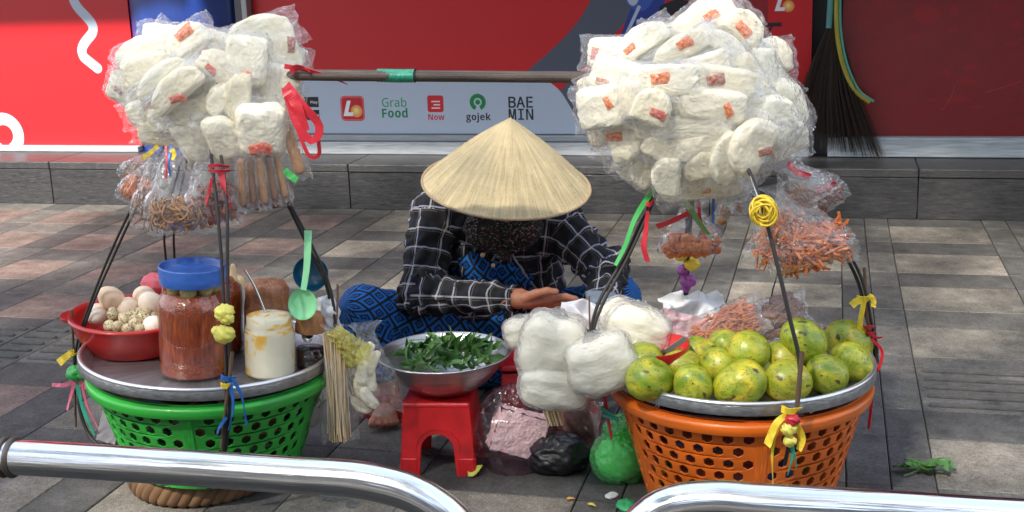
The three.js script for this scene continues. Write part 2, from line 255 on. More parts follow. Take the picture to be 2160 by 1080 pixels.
// ---------------------------------------------------------------- broom hanging on the shop front
{
  const at = (s, y, d) => { const p = street(1.0414 * s - .062, 1.0414 * y - .051, d - .19); return [p.x, p.y, p.z]; };
  const base = at(1.45, .3, -.02), G = thing('broom', 'dark straw broom with yellow-green bound edge hanging against the red shop front', 'broom', base);
  const br = [], q = mulberry(17), L = s => V(at(...s)).sub(V(base));
  for (let i = 0; i < 520; i++) {
    const t = q(), u = q();
    const top = [1.475 + (t - .5) * .05 + .012, .86 - t * .02, -.055 + (u - .5) * .03];
    const bot = [1.30 + t * .415 + (q() - .5) * .03, .37 - .09 * t + (q() - .5) * .07 + (t < .3 ? .03 : 0), -.04 + (u - .5) * .07];
    const mid = [mix(top[0], bot[0], .5) - .03 * t + .0, mix(top[1], bot[1], .5) + .02, mix(top[2], bot[2], .5)];
    br.push(tube([L(top), L(mid), L(bot)], .0016, 6, 3, .0007));
  }
  const bm = part(G, 'bristles', merge(br), std([.05, .036, .026], .85)); bm.userData.kind = 'stuff';
  const edge = [[1.488, 1.25, -.04], [1.49, .98, -.04], [1.497, .82, -.035], [1.53, .67, -.03], [1.585, .56, -.03], [1.645, .515, -.03]];
  part(G, 'yellow_binding', tube(edge.map(L), .0105, 40, 8), std([.5, .42, .06], .8, { map: fineC }));
  part(G, 'green_binding', tube(edge.map(e => L([e[0] + .016, e[1] + .004, e[2]])), .006, 40, 6), std([.1, .4, .3], .8));
  part(G, 'handle', tube([L([1.462, .84, -.045]), L([1.468, 1.0, -.045]), L([1.475, 1.3, -.045]), L([1.48, 1.7, -.045])], .014, 20, 10), std([.09, .3, .28], .6));
}

// ---------------------------------------------------------------- steel barrier rails in front
{
  const steel = std([.74, .75, .77], .2, { metalness: 1, roughnessMap: rep(fineC, 1, 6), bumpMap: rep(fine, 1, 3), bumpScale: .0004 });
  const rail = (label, pts, collar, base) => {
    const G = thing('barrier_rail', label, 'rail', base, 'steel barrier rails'), c = pts.map(p => V(p).sub(V(base)));
    part(G, 'pipe', tube(c, .0315, 120, 32), steel);
    part(G, 'foot_flange', lathe([[0, .012], [.07, .012], [.075, .008], [.075, 0]], 32), steel, c.at(-1).clone().setY(0).toArray());
    part(G, 'foot_flange', lathe([[0, .012], [.07, .012], [.075, .008], [.075, 0]], 32), steel, c[0].clone().setY(0).toArray());
    if (collar) { const [p, d] = collar; const t = new THREE.TorusGeometry(.033, .0045, 8, 40); const q = new THREE.Quaternion().setFromUnitVectors(V(0, 0, 1), V(d).normalize()); for (const k of [-.008, .008]) part(G, 'weld_collar', t, std([.16, .13, .11], .5, { metalness: .8 }), V(p).addScaledVector(V(d).normalize(), k).sub(V(base)).toArray()).quaternion.copy(q); }
  };
  rail('steel pipe rail crossing before the green basket and bending down by the red stool', [[-1.75, .0, -2.2], [-1.72, .2, -2.2], [-1.62, .33, -2.19], [-1.45, .36, -2.17], [-1.2, .361, -2.135], [-.92, .361, -2.095], [-.663, .36, -2.04], [-.4, .358, -1.98], [-.25, .355, -1.945], [-.165, .335, -1.92], [-.1, .285, -1.9], [-.062, .2, -1.885], [-.05, .1, -1.88], [-.048, 0, -1.88]], [[-.912, .361, -2.094], [.26, 0, .045]], [-.9, 0, -2.05]);
  rail('steel pipe rail rising in front of the orange basket at the lower right', [[.145, 0, -1.84], [.147, .1, -1.84], [.155, .2, -1.838], [.175, .29, -1.834], [.225, .345, -1.825], [.3, .362, -1.812], [.372, .362, -1.795], [.582, .36, -1.752], [.755, .358, -1.715], [1.1, .358, -1.64], [1.35, .35, -1.585], [1.45, .3, -1.56], [1.48, .2, -1.555], [1.485, 0, -1.555]], null, [.5, 0, -1.75]);
}

// ---------------------------------------------------------------- plastic baskets
function basketWall(rTop, rBot, h, sectors, color, opts = {}) {
  const geos = [], perim = 2 * Math.PI, th = .0035;
  const map = (u, v, w) => { const r = mix(rBot, rTop, v / h) + w; return [Math.sin(u) * r, v, Math.cos(u) * r]; };
  for (let s = 0; s < sectors; s++) {
    const a0 = s * perim / sectors, a1 = (s + 1) * perim / sectors, pad = .035, rMid = (rTop + rBot) / 2, W = (a1 - a0) * rMid;
    const sh = new THREE.Shape(); const nE = 14;
    for (let i = 0; i <= nE; i++) { const x = W * i / nE; i ? sh.lineTo(x, 0) : sh.moveTo(x, 0); } for (let i = 1; i <= 8; i++) sh.lineTo(W, h * i / 8); for (let i = nE - 1; i >= 0; i--) sh.lineTo(W * i / nE, h); for (let i = 7; i >= 1; i--) sh.lineTo(0, h * i / 8);
    const n = opts.cols ?? 6, pitch = (W - .03) / n, vp = pitch * .8, r = pitch * .315;
    for (let j = 0, y = .02 + r; y + r < h - .02; j++, y = .02 + r + j * vp) for (let i = 0; i < n; i++) {
      const x = .015 + pitch * (i + (j % 2 ? .75 : .25)); if (x - r < .012 || x + r > W - .012) continue;
      const ho = new THREE.Path(); for (let k = 0; k < 6; k++) { const a = k * Math.PI / 3 + Math.PI / 6; const q = [x + r * Math.cos(a), y + r * 1.06 * Math.sin(a)]; k ? ho.lineTo(...q) : ho.moveTo(...q); } ho.closePath(); sh.holes.push(ho);
    }
    const g = new THREE.ExtrudeGeometry(sh, { depth: th, bevelEnabled: true, bevelSize: .0006, bevelThickness: .0006, bevelSegments: 1 }), p = g.attributes.position;
    for (let i = 0; i < p.count; i++) { const q = map(a0 + p.getX(i) / W * (a1 - a0), p.getY(i), p.getZ(i)); p.setXYZ(i, ...q); }
    g.computeVertexNormals(); geos.push(g);
  }
  return merge(geos);
}
function basket(label, pos, rTop, rBot, h, rgb, sectors, tilt, cols) {
  const G = thing('plastic_basket', label, 'basket', pos, 'plastic carrying baskets'); G.rotation.z = tilt;
  const m = phys(rgb, .38, { map: fineC, clearcoat: .12 });
  part(G, 'wall', basketWall(rTop, rBot, h, sectors, rgb, { cols }), m);
  part(G, 'rim', lathe([[rTop - .004, h - .004], [rTop + .012, h - .004], [rTop + .016, h - .014], [rTop + .012, h - .03], [rTop + .008, h - .03], [rTop + .01, h - .012], [rTop - .004, h - .01]], 72), m);
  part(G, 'base', lathe([[0, .004], [rBot * .96, .004], [rBot + .003, .012], [rBot + .004, 0], [0, 0]], 60), m);
  for (let s = 0; s < sectors; s++) { const a = s * 2 * Math.PI / sectors + .0; const g = cbox(.024, h - .02, .008, .002); const r = part(G, 'rib', g, m, [Math.sin(a) * (rTop + rBot) / 2 * 1.008, h / 2, Math.cos(a) * (rTop + rBot) / 2 * 1.008]); r.rotation.set(Math.atan2(rTop - rBot, h), a, 0, 'YXZ'); }
  return G;
}
const LX = -.726, LZ = -2.807, RX = .49, RZ = -2.6;
basket('bright green plastic basket with six-sided holes under the tray of sauces', [LX, .062, LZ], .272, .2, .226, [.035, .42, .05], 5, -.045, 7);
basket('orange plastic basket with six-sided holes under the tray of green mangoes', [RX, 0, RZ], .272, .195, .288, [.8, .16, .012], 5, .0, 7);

// braided ring under the green basket: three strands woven around a circle
{
  const G = thing('braided_ring', 'brown braided rattan ring on the pavement under the green basket', 'basket ring', [LX - .03, 0, LZ]);
  const tones = [[.17, .085, .035], [.2, .105, .045], [.145, .07, .03]];
  for (let k = 0; k < 6; k++) { const pts = []; const turns = 7; for (let i = 0; i < 150; i++) { const t = i / 150 * 2 * Math.PI, ph = t * turns + k * Math.PI / 3; const R = .15 + Math.sin(ph * 1) * .018, y = .033 + Math.sin(ph * 2) * .017; pts.push(V(Math.cos(t) * R, y, Math.sin(t) * R)); } const c = new THREE.CatmullRomCurve3(pts, true); part(G, 'strand', new THREE.TubeGeometry(c, 330, .0165, 8, true), std(tones[k % 3], .75, { map: fineC })); }
}
// trays
function tray(label, pos, R, tilt) {
  const G = thing('metal_tray', label, 'tray', pos, 'round metal trays'); G.rotation.z = tilt;
  part(G, 'dish', lathe([[0, .006], [R - .055, .006], [R - .02, .012], [R - .006, .034], [R + .004, .038], [R + .008, .034], [R + .008, .014], [R + .002, .012], [R - .012, .006], [R - .05, 0], [0, 0]], 96), std([.5, .51, .52], .4, { metalness: .85, map: rep(fineC, 12, 2), bumpMap: rep(fine, 8, 2), bumpScale: .0008 }));
  part(G, 'rolled_lip', new THREE.TorusGeometry(R + .003, .0055, 10, 96).rotateX(Math.PI / 2), std([.66, .67, .68], .3, { metalness: .9 }), [0, .037, 0]);
  return G;
}
tray('dull metal tray holding eggs and sauce jars on the green basket', [LX, .29, LZ], .283, -.07);
tray('metal tray full of green mangoes on the orange basket', [RX, .29, RZ], .282, 0);
const LF = .297, RF = .298;   // floor heights inside the trays
// ---------------------------------------------------------------- goods on the left tray
const ovoid = (() => { const g = new THREE.SphereGeometry(1, 20, 14), p = g.attributes.position; for (let i = 0; i < p.count; i++) { const y = p.getY(i), k = 1 - .13 * y; p.setXYZ(i, p.getX(i) * k, y * 1.27, p.getZ(i) * k); } g.computeVertexNormals(); return g; })();
const BOWL = [-0.9222, 0.3107, -2.8887];
{
  const G = thing('egg_bowl', 'red plastic bowl of hen and quail eggs on the left tray', 'bowl', BOWL);
  G.rotation.set(.04, 0, -.07);
  const red = phys([.62, .022, .016], .3, { clearcoat: .3, map: fineC });
  part(G, 'shell', lathe([[0, .003], [.085, .003], [.105, .012], [.127, .05], [.134, .082], [.139, .09], [.146, .09], [.15, .086], [.148, .082], [.142, .08], [.134, .05], [.112, .008], [.09, 0], [0, 0]], 72), red);
  for (const a of [-1.35, 1.35]) { const h = new THREE.ExtrudeGeometry(new THREE.Shape().absellipse(0, 0, .035, .022, 0, Math.PI), { depth: .005, bevelEnabled: true, bevelSize: .001, bevelThickness: .001 }); h.rotateX(-Math.PI / 2).rotateY(Math.PI); h.translate(0, 0, .142); h.rotateY(a + .0); part(G, 'grip', h, red, [0, .083, 0]); }
  const tone = [[.92, .68, .46], [.95, .78, .62], [.93, .74, .56], [.9, .68, .5], [.95, .8, .64], [.95, .84, .72], [.93, .78, .64]];
  const E = [[[-0.9584, 0.4413, -2.87], 'largest hen egg, tan, on top at the left of the red bowl'], [[-0.9905, 0.4057, -2.855], 'pale hen egg leaning on the left wall of the red bowl'], [[-0.9234, 0.4095, -2.87], 'hen egg right of the tan one in the red bowl'], [[-0.8923, 0.4285, -2.92], 'tan hen egg at the back of the red bowl by the pink cloth'], [[-0.8618, 0.4249, -2.87], 'whitish hen egg in the red bowl close to the blue-lidded jar'], [[-0.8516, 0.3807, -2.82], 'white hen egg low in the red bowl half hidden by the chilli jar'], [[-0.9615, 0.3818, -2.9], 'hen egg under the others in the middle of the red bowl']];
  E.forEach(([p, l], i) => { const e = new THREE.Mesh(ovoid, phys(tone[i], .45)); e.name = numbered('hen_egg'); e.userData = { label: l, category: 'egg', group: 'hen eggs in the red bowl' }; e.position.set(...p); e.scale.setScalar([.028, .0255, .026, .026, .0265, .026, .025][i]); e.rotation.set(.6 + i, i * 1.7, .5 - i * .4); e.castShadow = true; scene.add(e); });
  const spots = tex(256, 128, (u, v) => { const b = tn(u, v, 16, 3) + tn(u, v, 34, 8) * .6; return b > .4 ? [.14, .09, .06] : b > .28 ? [.42, .3, .2] : [.86, .8, .66]; });
  const qm = phys([.95, .92, .85], .5, { map: spots });
  const Q = [[-0.9448, 0.4137, -2.83], [-0.9447, 0.3925, -2.8], [-0.9234, 0.3909, -2.795], [-0.9161, 0.404, -2.82], [-0.9104, 0.4031, -2.85], [-0.8884, 0.3967, -2.81], [-0.8747, 0.383, -2.8], [-0.8932, 0.406, -2.85], [-0.8714, 0.3994, -2.83], [-0.8683, 0.4074, -2.85], [-0.8982, 0.3858, -2.79], [-0.8625, 0.3978, -2.85]];
  Q.forEach((p, i) => { const e = new THREE.Mesh(ovoid, qm); e.name = numbered('quail_egg'); e.userData = { label: 'small speckled quail egg in the red bowl', category: 'quail egg', group: 'quail eggs in the red bowl' }; e.position.set(...p); e.scale.setScalar(.0135 + (i % 3) * .001); e.rotation.set(i * 1.1, i * 2.3, i * .7); e.castShadow = true; scene.add(e); });
}
const GLASS = new THREE.MeshPhysicalMaterial({ color: 0xffffff, transmission: 1, thickness: 0, roughness: .04, ior: 1.47, side: THREE.DoubleSide });
const sauceTex = tex(512, 512, (u, v) => { const b = tfbm(u, v, 14, 5, 4), s = tn(u, v, 70, 9), k = clamp(.5 + b); return [mix(.36, .66, k) + (s > .72 ? .12 : 0), mix(.11, .29, k) + (s > .72 ? .16 : 0), mix(.02, .05, k)]; });
const sauce = phys([1, 1, 1], .35, { map: rep(sauceTex, 3, 1.5), bumpMap: rep(fine, 4, 2), bumpScale: .002, clearcoat: .5, clearcoatRoughness: .1 });
function jarShape(r, h, n) { return [[0, 0], [r * .95, 0], [r, .006], [r, h * .13], [r * .955, h * .15], [r * 1.0, h * .18], [r, h * .7], [r * .97, h * .78], [r * .85, h * .85], [n, h * .88], [n, h]]; }
{
  const b = [-0.7378, 0.2978, -2.7274], G = thing('chilli_jar', 'large clear jar of red-brown chilli sauce with blue lid on the left tray', 'jar', b), r = .079, h = .225; G.rotation.z = -.07;
  const prof = jarShape(r, h, .067), glass = lathe(prof, 64), p = glass.attributes.position;
  for (let i = 0; i < p.count; i++) { const y = p.getY(i), a = Math.atan2(p.getX(i), p.getZ(i)); if (y < h * .13) { const k = 1 + .018 * Math.sin(a * 32); p.setX(i, p.getX(i) * k); p.setZ(i, p.getZ(i) * k); } } glass.computeVertexNormals();
  part(G, 'glass', glass, GLASS);
  part(G, 'sauce', crumple(lathe([[0, .004], [r * .93, .004], [r * .965, .01], [r * .965, h * .13], [r * .92, h * .155], [r * .965, h * .19], [r * .965, h * .69], [r * .93, h * .77], [r * .78, h * .845], [.05, h * .86], [0, h * .862]], 64), .0012, 60, 3), sauce);
  const pk = std([.42, .36, .12], .5, { map: fineC }); for (let i = 0; i < 7; i++) { const a = i * .9; part(G, 'pickle', crumple(new THREE.SphereGeometry(.019, 14, 10), .0015, 80, i), pk, [Math.sin(a) * .042, h * .9 + (i % 2) * .004, Math.cos(a) * .042]); }
  const lid = part(G, 'lid', lathe([[0, .026], [.06, .026], [.066, .03], [.07, .04], [.0735, .041], [.0745, .037], [.0735, .015], [.072, 0], [.068, 0], [.067, .01], [0, .02]], 64), phys([.05, .17, .62], .35, { clearcoat: .25, map: fineC }), [0, h - .012, 0]);
  // second jar without a lid, behind
  const b2 = [-0.7326, 0.2975, -2.8934], G2 = thing('chilli_jar', 'open jar of dark chilli sauce behind the blue-lidded jar', 'jar', b2); G2.rotation.z = -.07;
  part(G2, 'glass', lathe(jarShape(.074, .2, .06), 56), GLASS);
  part(G2, 'sauce', lathe([[0, .004], [.068, .004], [.0712, .01], [.0712, .14], [.068, .158], [.055, .17], [.05, .178], [0, .182]], 56), sauce);
}
{
  const mayo = tex(512, 256, (u, v) => { const b = tfbm(u, v, 6, 31, 4), k = sstep(.02, .28, b); return [mix(.86, .86, k), mix(.83, .66, k), mix(.73, .24, k)]; });
  const b = [-0.5649, 0.2857, -2.7307], G = thing('butter_jar', 'open clear jar smeared with yellow butter and white cream on the left tray', 'jar', b), r = .0585; G.rotation.z = -.05;
  part(G, 'glass', lathe([[0, 0], [r * .96, 0], [r, .006], [r, .018], [r * .97, .022], [r, .027], [r, .1], [r * .97, .107], [r * .97, .112], [r * .93, .12], [r * .9, .15], [r * .92, .152]], 56), GLASS);
  part(G, 'cream', crumple(lathe([[0, .004], [r * .93, .004], [r * .96, .01], [r * .96, .1], [r * .92, .112], [r * .87, .12], [r * .86, .139], [r * .6, .143], [0, .146]], 48), .0008, 70, 4), phys([1, 1, 1], .45, { map: mayo, clearcoat: .3 }));
  const b2 = [-0.5989, 0.2881, -2.8886], G2 = thing('shallot_jar', 'jar heaped with orange-brown fried shallots behind the butter jar', 'jar', b2); G2.rotation.z = -.07;
  part(G2, 'glass', lathe([[0, 0], [.054, 0], [.056, .01], [.056, .12], [.05, .135], [.05, .15]], 48), GLASS);
  part(G2, 'filling', crumple(lathe([[0, .004], [.052, .004], [.053, .1], [.053, .118], [.049, .14], [.05, .16], [.042, .172], [.02, .178], [0, .18]], 48), .005, 90, 6), phys([.52, .2, .08], .5, { map: rep(fineC, 4, 3), clearcoat: .2 }));
  const b3 = [-0.4808, 0.2798, -2.7793], G3 = thing('soy_jar', 'small clear jar with dark soy sauce below and brown crumbs on its rim', 'jar', b3); G3.rotation.z = -.06;
  part(G3, 'glass', lathe([[0, 0], [.032, 0], [.034, .006], [.034, .1], [.031, .11], [.031, .125]], 40), GLASS);
  part(G3, 'soy_sauce', lathe([[0, .003], [.031, .003], [.0325, .008], [.0325, .05], [0, .051]], 40), phys([.018, .004, .004], .08));
  part(G3, 'crumbs', crumple(lathe([[.0325, .09], [.0325, .105], [.03, .115], [.031, .13], [.022, .138], [0, .14], [0, .1]], 40), .004, 120, 9), phys([.5, .22, .08], .6, { map: rep(fineC, 4, 3) }));
}
{
  const b = [-0.6885, 0.2944, -2.986], G = thing('squeeze_bottle', 'clear squeeze bottle with pale yellow cap behind the sauce jars', 'bottle', b);
  part(G, 'body', lathe([[0, 0], [.03, 0], [.032, .006], [.032, .1], [.028, .125], [.024, .135]], 40), phys([.9, .88, .84], .25, { transmission: .6, thickness: 0 }));
  part(G, 'cap', lathe([[.026, .133], [.026, .152], [.018, .16], [.009, .165], [.006, .185], [.004, .192], [0, .192]], 40), phys([.85, .62, .3], .4));
  // steel spoons
  const spoon = (label, pts, base) => { const S = thing('steel_spoon', label, 'spoon', base, 'steel spoons in the jars'); part(S, 'handle', tube([V(pts[0]).setY(pts[0][1] - .035).toArray(), ...pts].map(p => V(p).sub(V(base))), .0035, 16, 8, .0026), STEEL); const e = V(pts[0]).sub(V(base)); part(S, 'spoon_bowl', new THREE.SphereGeometry(.014, 16, 10).scale(1, .35, 1.35), STEEL, [e.x, e.y - .04, e.z], [.9, .2, 0]); };
  spoon('steel spoon standing in the butter jar', [[-0.562, 0.4176, -2.731], [-0.5686, 0.4426, -2.731], [-0.5866, 0.499, -2.731], [-0.6031, 0.5329, -2.731]], [-0.562, 0.4176, -2.731]);
  spoon('short steel spoon standing in the soy sauce jar', [[-0.482, 0.4004, -2.779], [-0.4871, 0.42, -2.779], [-0.4898, 0.443, -2.779], [-0.4858, 0.4678, -2.779]], [-0.482, 0.4004, -2.779]);
  // pale green ladle
  const lb = [-0.4765, 0.4619, -2.73], L = thing('plastic_ladle', 'pale green plastic ladle standing upright at the right of the left tray', 'ladle', lb), gm = phys([.28, .72, .36], .35, { clearcoat: .3 });
  part(L, 'handle', strap([[-0.475, 0.4819, -2.73], [-0.4673, 0.5201, -2.74], [-0.4621, 0.5673, -2.75], [-0.4592, 0.6134, -2.76]].map(p => V(p).sub(V(lb)).toArray()), .013, 20, 0, .0022, .017), gm);
  part(L, 'scoop', new THREE.SphereGeometry(.033, 28, 14, 0, 7, 0, Math.PI * .5).scale(1, .45, 1.1).rotateX(-Math.PI / 2), gm, [-.002, -.012, .004], [-.15, 0, -.1]);
  // teal cup hung behind
  const tb = [-0.4729, 0.4937, -2.83], T = thing('teal_scoop', 'teal blue plastic scoop hanging behind the green ladle', 'scoop', tb), tm = phys([.012, .12, .22], .35, { clearcoat: .3 });
  part(T, 'cup', lathe([[0, -.04], [.028, -.038], [.037, -.02], [.04, 0], [.0415, 0], [.039, -.022], [.03, -.041], [0, -.043]], 40).rotateX(Math.PI / 2 - .1), tm);
  part(T, 'handle', strap([[0, .035, 0], [0, .07, -.004], [.002, .1, -.004]], .012, 10, 0, .002), tm);
  // pink cloth, red pepper bag and white paper at the edges of the tray
  const pb = [-0.8844, 0.4428, -2.99]; const C = new THREE.Mesh(crumple(new THREE.SphereGeometry(.03, 24, 16).scale(1.1, .8, .8), .006, 40, 5), std([.75, .16, .2], .8)); C.name = 'pink_cloth'; C.userData = { label: 'balled pink cloth behind the red egg bowl', category: 'cloth' }; C.position.set(...pb); C.castShadow = true; scene.add(C);
  const wb = [-0.4386, 0.4007, -2.8]; const W = new THREE.Mesh(crumple(new THREE.SphereGeometry(.032, 28, 18).scale(.9, 1.35, .6), .009, 35, 8), phys([.8, .8, .84], .5, { transmission: .3, thickness: 0 })); W.name = 'white_plastic_bag'; W.userData = { label: 'crumpled white plastic bag behind the soy jar on the left tray', category: 'bag' }; W.position.set(...wb); W.castShadow = true; scene.add(W);
  const rb = [-0.4491, 0.2926, -2.8727]; const R = new THREE.Mesh(crumple(new THREE.SphereGeometry(.018, 18, 12).scale(1.3, .7, 1), .004, 60, 2), phys([.5, .06, .04], .4)); R.name = 'red_chilli_packet'; R.userData = { label: 'small red packet at the right rim of the left tray', category: 'packet' }; R.position.set(...rb); R.castShadow = true; scene.add(R);
}

// ---------------------------------------------------------------- carrying pole
{
  const p0 = [-0.7132, 0.9751, -2.82], p1 = [-0.4442, 0.963, -2.76], p2 = [-0.2311, 0.9593, -2.7], p3 = [-0.007, 0.9471, -2.725], p4 = [0.1853, 0.9432, -2.675], p5 = [0.4238, 0.933, -2.585];
  const G = thing('carrying_pole', 'grey weathered bamboo carrying pole bridging the two bunches of bags', 'carrying pole', p2), pts = [p0, p1, p2, p3, p4, p5].map(p => V(p).sub(V(p2)));
  const wood = tex(1024, 128, (u, v) => { const g = tn(u, v, 90, 2) * .1 + n3(v * 40, u * 3, 1) * .22 + tfbm(u, v, 8, 3, 3) * .2; const k = .5 + g; return [.42 * k + .13, .37 * k + .11, .33 * k + .1]; });
  const g = tube(pts, 1, 80, 14), c = new THREE.CatmullRomCurve3(pts), P = g.attributes.position, q = new THREE.Vector3();
  for (let i = 0; i <= 80; i++) { const C = c.getPointAt(i / 80); for (let j = 0; j <= 14; j++) { const k = i * 15 + j; q.fromBufferAttribute(P, k).sub(C); const s = .0125; P.setXYZ(k, C.x + q.x * s, C.y + q.y * s * 1.0, C.z + q.z * s * 1.7); } } g.computeVertexNormals();
  part(G, 'shaft', g, std([1, 1, 1], .75, { map: wood, bumpMap: rep(fine, 20, 1), bumpScale: .001 }));
  const tp = [[-0.2752, 0.9606, -2.713], [-0.2352, 0.9594, -2.7], [-0.1937, 0.959, -2.69]].map(p => V(p).sub(V(p2))); const tg = tube(tp, 1, 30, 16), tc = new THREE.CatmullRomCurve3(tp), TP = tg.attributes.position;
  for (let i = 0; i <= 30; i++) { const C = tc.getPointAt(i / 30), s = .0142 + .0006 * ((i % 3) === 0 ? 1 : 0); for (let j = 0; j <= 16; j++) { const k = i * 17 + j; q.fromBufferAttribute(TP, k).sub(C); TP.setXYZ(k, C.x + q.x * s, C.y + q.y * s, C.z + q.z * s * 1.6); } } tg.computeVertexNormals();
  part(G, 'green_tape', tg, phys([.03, .36, .22], .4, { map: fineC }));
}

// ---------------------------------------------------------------- rope hangers
function hanger(label, base, strands) { const G = thing('rope_hanger', label, 'rope', base, 'rope hangers'); for (const [pts, r, m] of strands) part(G, 'strand', tube(pts.map(p => V(p).sub(V(base))), r, 40, 6), m ?? CORD); return G; }
const AL = [-0.6723, 0.9591, -2.807], AR = [0.4089, 0.9255, -2.615];
hanger('black rope hanger running from the left bunch down around the green basket', AL, [
  [[AL, [-0.7999, 0.7756, -2.81], [-0.857, 0.6901, -2.82], [-0.9479, 0.5327, -2.825], [-1.0351, 0.3491, -2.83], [-1.0516, 0.2847, -2.83]], .0032],
  [[AL, [-0.7751, 0.7818, -2.8], [-0.8406, 0.6948, -2.81], [-0.9223, 0.5569, -2.815], [-1.0118, 0.3865, -2.82], [-1.0478, 0.2786, -2.83]], .0032],
  [[AL, [-0.6333, 0.7875, -2.64], [-0.6172, 0.7061, -2.58], [-0.6062, 0.5946, -2.53], [-0.6051, 0.4599, -2.497], [-0.6091, 0.3528, -2.49], [-0.6341, 0.1995, -2.515], [-0.6551, 0.1303, -2.55]], .0036],
  [[AL, [-0.6111, 0.7867, -2.64], [-0.5963, 0.7053, -2.58], [-0.5944, 0.5942, -2.53], [-0.5957, 0.4602, -2.495], [-0.6002, 0.3584, -2.488], [-0.6189, 0.2443, -2.51], [-0.6499, 0.1301, -2.55]], .0036],
  [[AL, [-0.8469, 0.5833, -2.99], [-0.8729, 0.4831, -3.06], [-0.896, 0.3578, -3.11], [-0.8996, 0.2585, -3.1]], .003],
  [[AL, [-0.8237, 0.5825, -2.99], [-0.8514, 0.4823, -3.06], [-0.8813, 0.3573, -3.11], [-0.891, 0.2581, -3.1]], .003],
  [[AL, [-0.5546, 0.7653, -2.82], [-0.5143, 0.6702, -2.82], [-0.4703, 0.5645, -2.81], [-0.4335, 0.475, -2.8], [-0.4217, 0.3857, -2.79], [-0.4291, 0.2931, -2.79]], .0042],
  [[AL, [-0.5433, 0.7603, -2.815], [-0.5042, 0.6663, -2.81], [-0.4625, 0.5755, -2.8], [-0.4253, 0.4774, -2.79], [-0.4162, 0.3755, -2.785], [-0.428, 0.283, -2.785]], .0036],
  [[[-1.0451, 0.4211, -2.845], [-1.0532, 0.2992, -2.84], [-1.0683, 0.1311, -2.84]], .003, TWIG], [[[-1.0416, 0.263, -2.84], [-1.0462, 0.1865, -2.82], [-1.0223, 0.121, -2.8], [-0.9594, 0.0911, -2.75]], .0045],
  [[[-0.589, 0.4212, -2.48], [-0.6007, 0.3605, -2.482], [-0.6225, 0.2699, -2.5], [-0.6399, 0.1922, -2.52]], .0042, TWIG], [[[-0.4049, 0.478, -2.785], [-0.408, 0.4326, -2.785], [-0.417, 0.364, -2.785]], .0028, TWIG]]);
hanger('black rope hanger running from the right bunch down around the orange basket', AR, [
  [[AR, [0.3274, 0.7595, -2.605], [0.2976, 0.691, -2.595], [0.2399, 0.5737, -2.575], [0.1798, 0.4781, -2.55], [0.1632, 0.417, -2.545], [0.165, 0.3532, -2.545], [0.1892, 0.2769, -2.545]], .004],
  [[AR, [0.3361, 0.7608, -2.595], [0.3045, 0.6927, -2.585], [0.247, 0.5758, -2.565], [0.1891, 0.4806, -2.54], [0.1676, 0.42, -2.535], [0.176, 0.324, -2.535]], .0036],
  [[AR, [0.4722, 0.7813, -2.445], [0.4938, 0.6989, -2.375], [0.5127, 0.6035, -2.335], [0.5336, 0.4969, -2.305], [0.5481, 0.4243, -2.29], [0.5467, 0.3486, -2.285], [0.5391, 0.286, -2.295], [0.5316, 0.1934, -2.325]], .0044],
  [[AR, [0.6329, 0.6648, -2.615], [0.7094, 0.5658, -2.625], [0.7538, 0.4871, -2.635], [0.7814, 0.387, -2.64], [0.7998, 0.2998, -2.635], [0.7855, 0.2221, -2.635], [0.7402, 0.1355, -2.615], [0.7121, 0.0979, -2.585]], .0042],
  [[AR, [0.6354, 0.6718, -2.605], [0.7148, 0.5732, -2.615], [0.7613, 0.4895, -2.625], [0.7868, 0.3899, -2.63], [0.8006, 0.3141, -2.625], [0.7727, 0.2038, -2.625]], .0036],
  [[AR, [0.4057, 0.6279, -2.785], [0.4086, 0.5271, -2.835], [0.4111, 0.4217, -2.885], [0.4102, 0.3478, -2.895], [0.4063, 0.2549, -2.885]], .0046],
  [[AR, [0.4129, 0.6296, -2.775], [0.4134, 0.5281, -2.83], [0.4172, 0.4228, -2.88], [0.4141, 0.3491, -2.89]], .0036],
  [[AR, [0.6247, 0.471, -2.845], [0.6188, 0.3933, -2.875], [0.6111, 0.2987, -2.875]], .0018],
  [[[0.767, 0.5147, -2.63], [0.7749, 0.4338, -2.63], [0.7849, 0.3241, -2.63]], .0038, TWIG], [[[0.5497, 0.4465, -2.275], [0.5449, 0.3917, -2.273], [0.5412, 0.3232, -2.275]], .0048, TWIG], [[[0.1613, 0.4931, -2.555], [0.161, 0.4774, -2.555], [0.1605, 0.4156, -2.55]], .0022, TWIG]]);
// ---------------------------------------------------------------- rice paper bags: folded rice paper in clear film, with sauce sachets
const ricePaper = tex(512, 512, (u, v) => { const f = tfbm(u, v, 5, 3, 4) * .07, s = n3(u * 3, v * 40, 2) * .012, d = tn(u, v, 60, 5) > .9 ? -.12 : 0; const g = 1 + f + s + d; return [.945 * g, .925 * g, .86 * g]; });
const riceBump = tex(512, 512, (u, v) => { const g = .5 + tfbm(u, v, 5, 2, 5) * .7 + Math.abs(tn(u, v, 9, 8)) * .35; return [g, g, g]; }, false);
const RICE = [[.95, .92, .84], [.91, .865, .74], [.96, .945, .89]].map((c, i) => phys(c, .5, { map: rep(ricePaper, 1, 1, i * .3, i * .2), bumpMap: rep(riceBump, 1, 1), bumpScale: .0022, clearcoat: .35, clearcoatRoughness: .18 }));
function sgnpow(x, e) { return Math.sign(x) * Math.pow(Math.abs(x), e); }
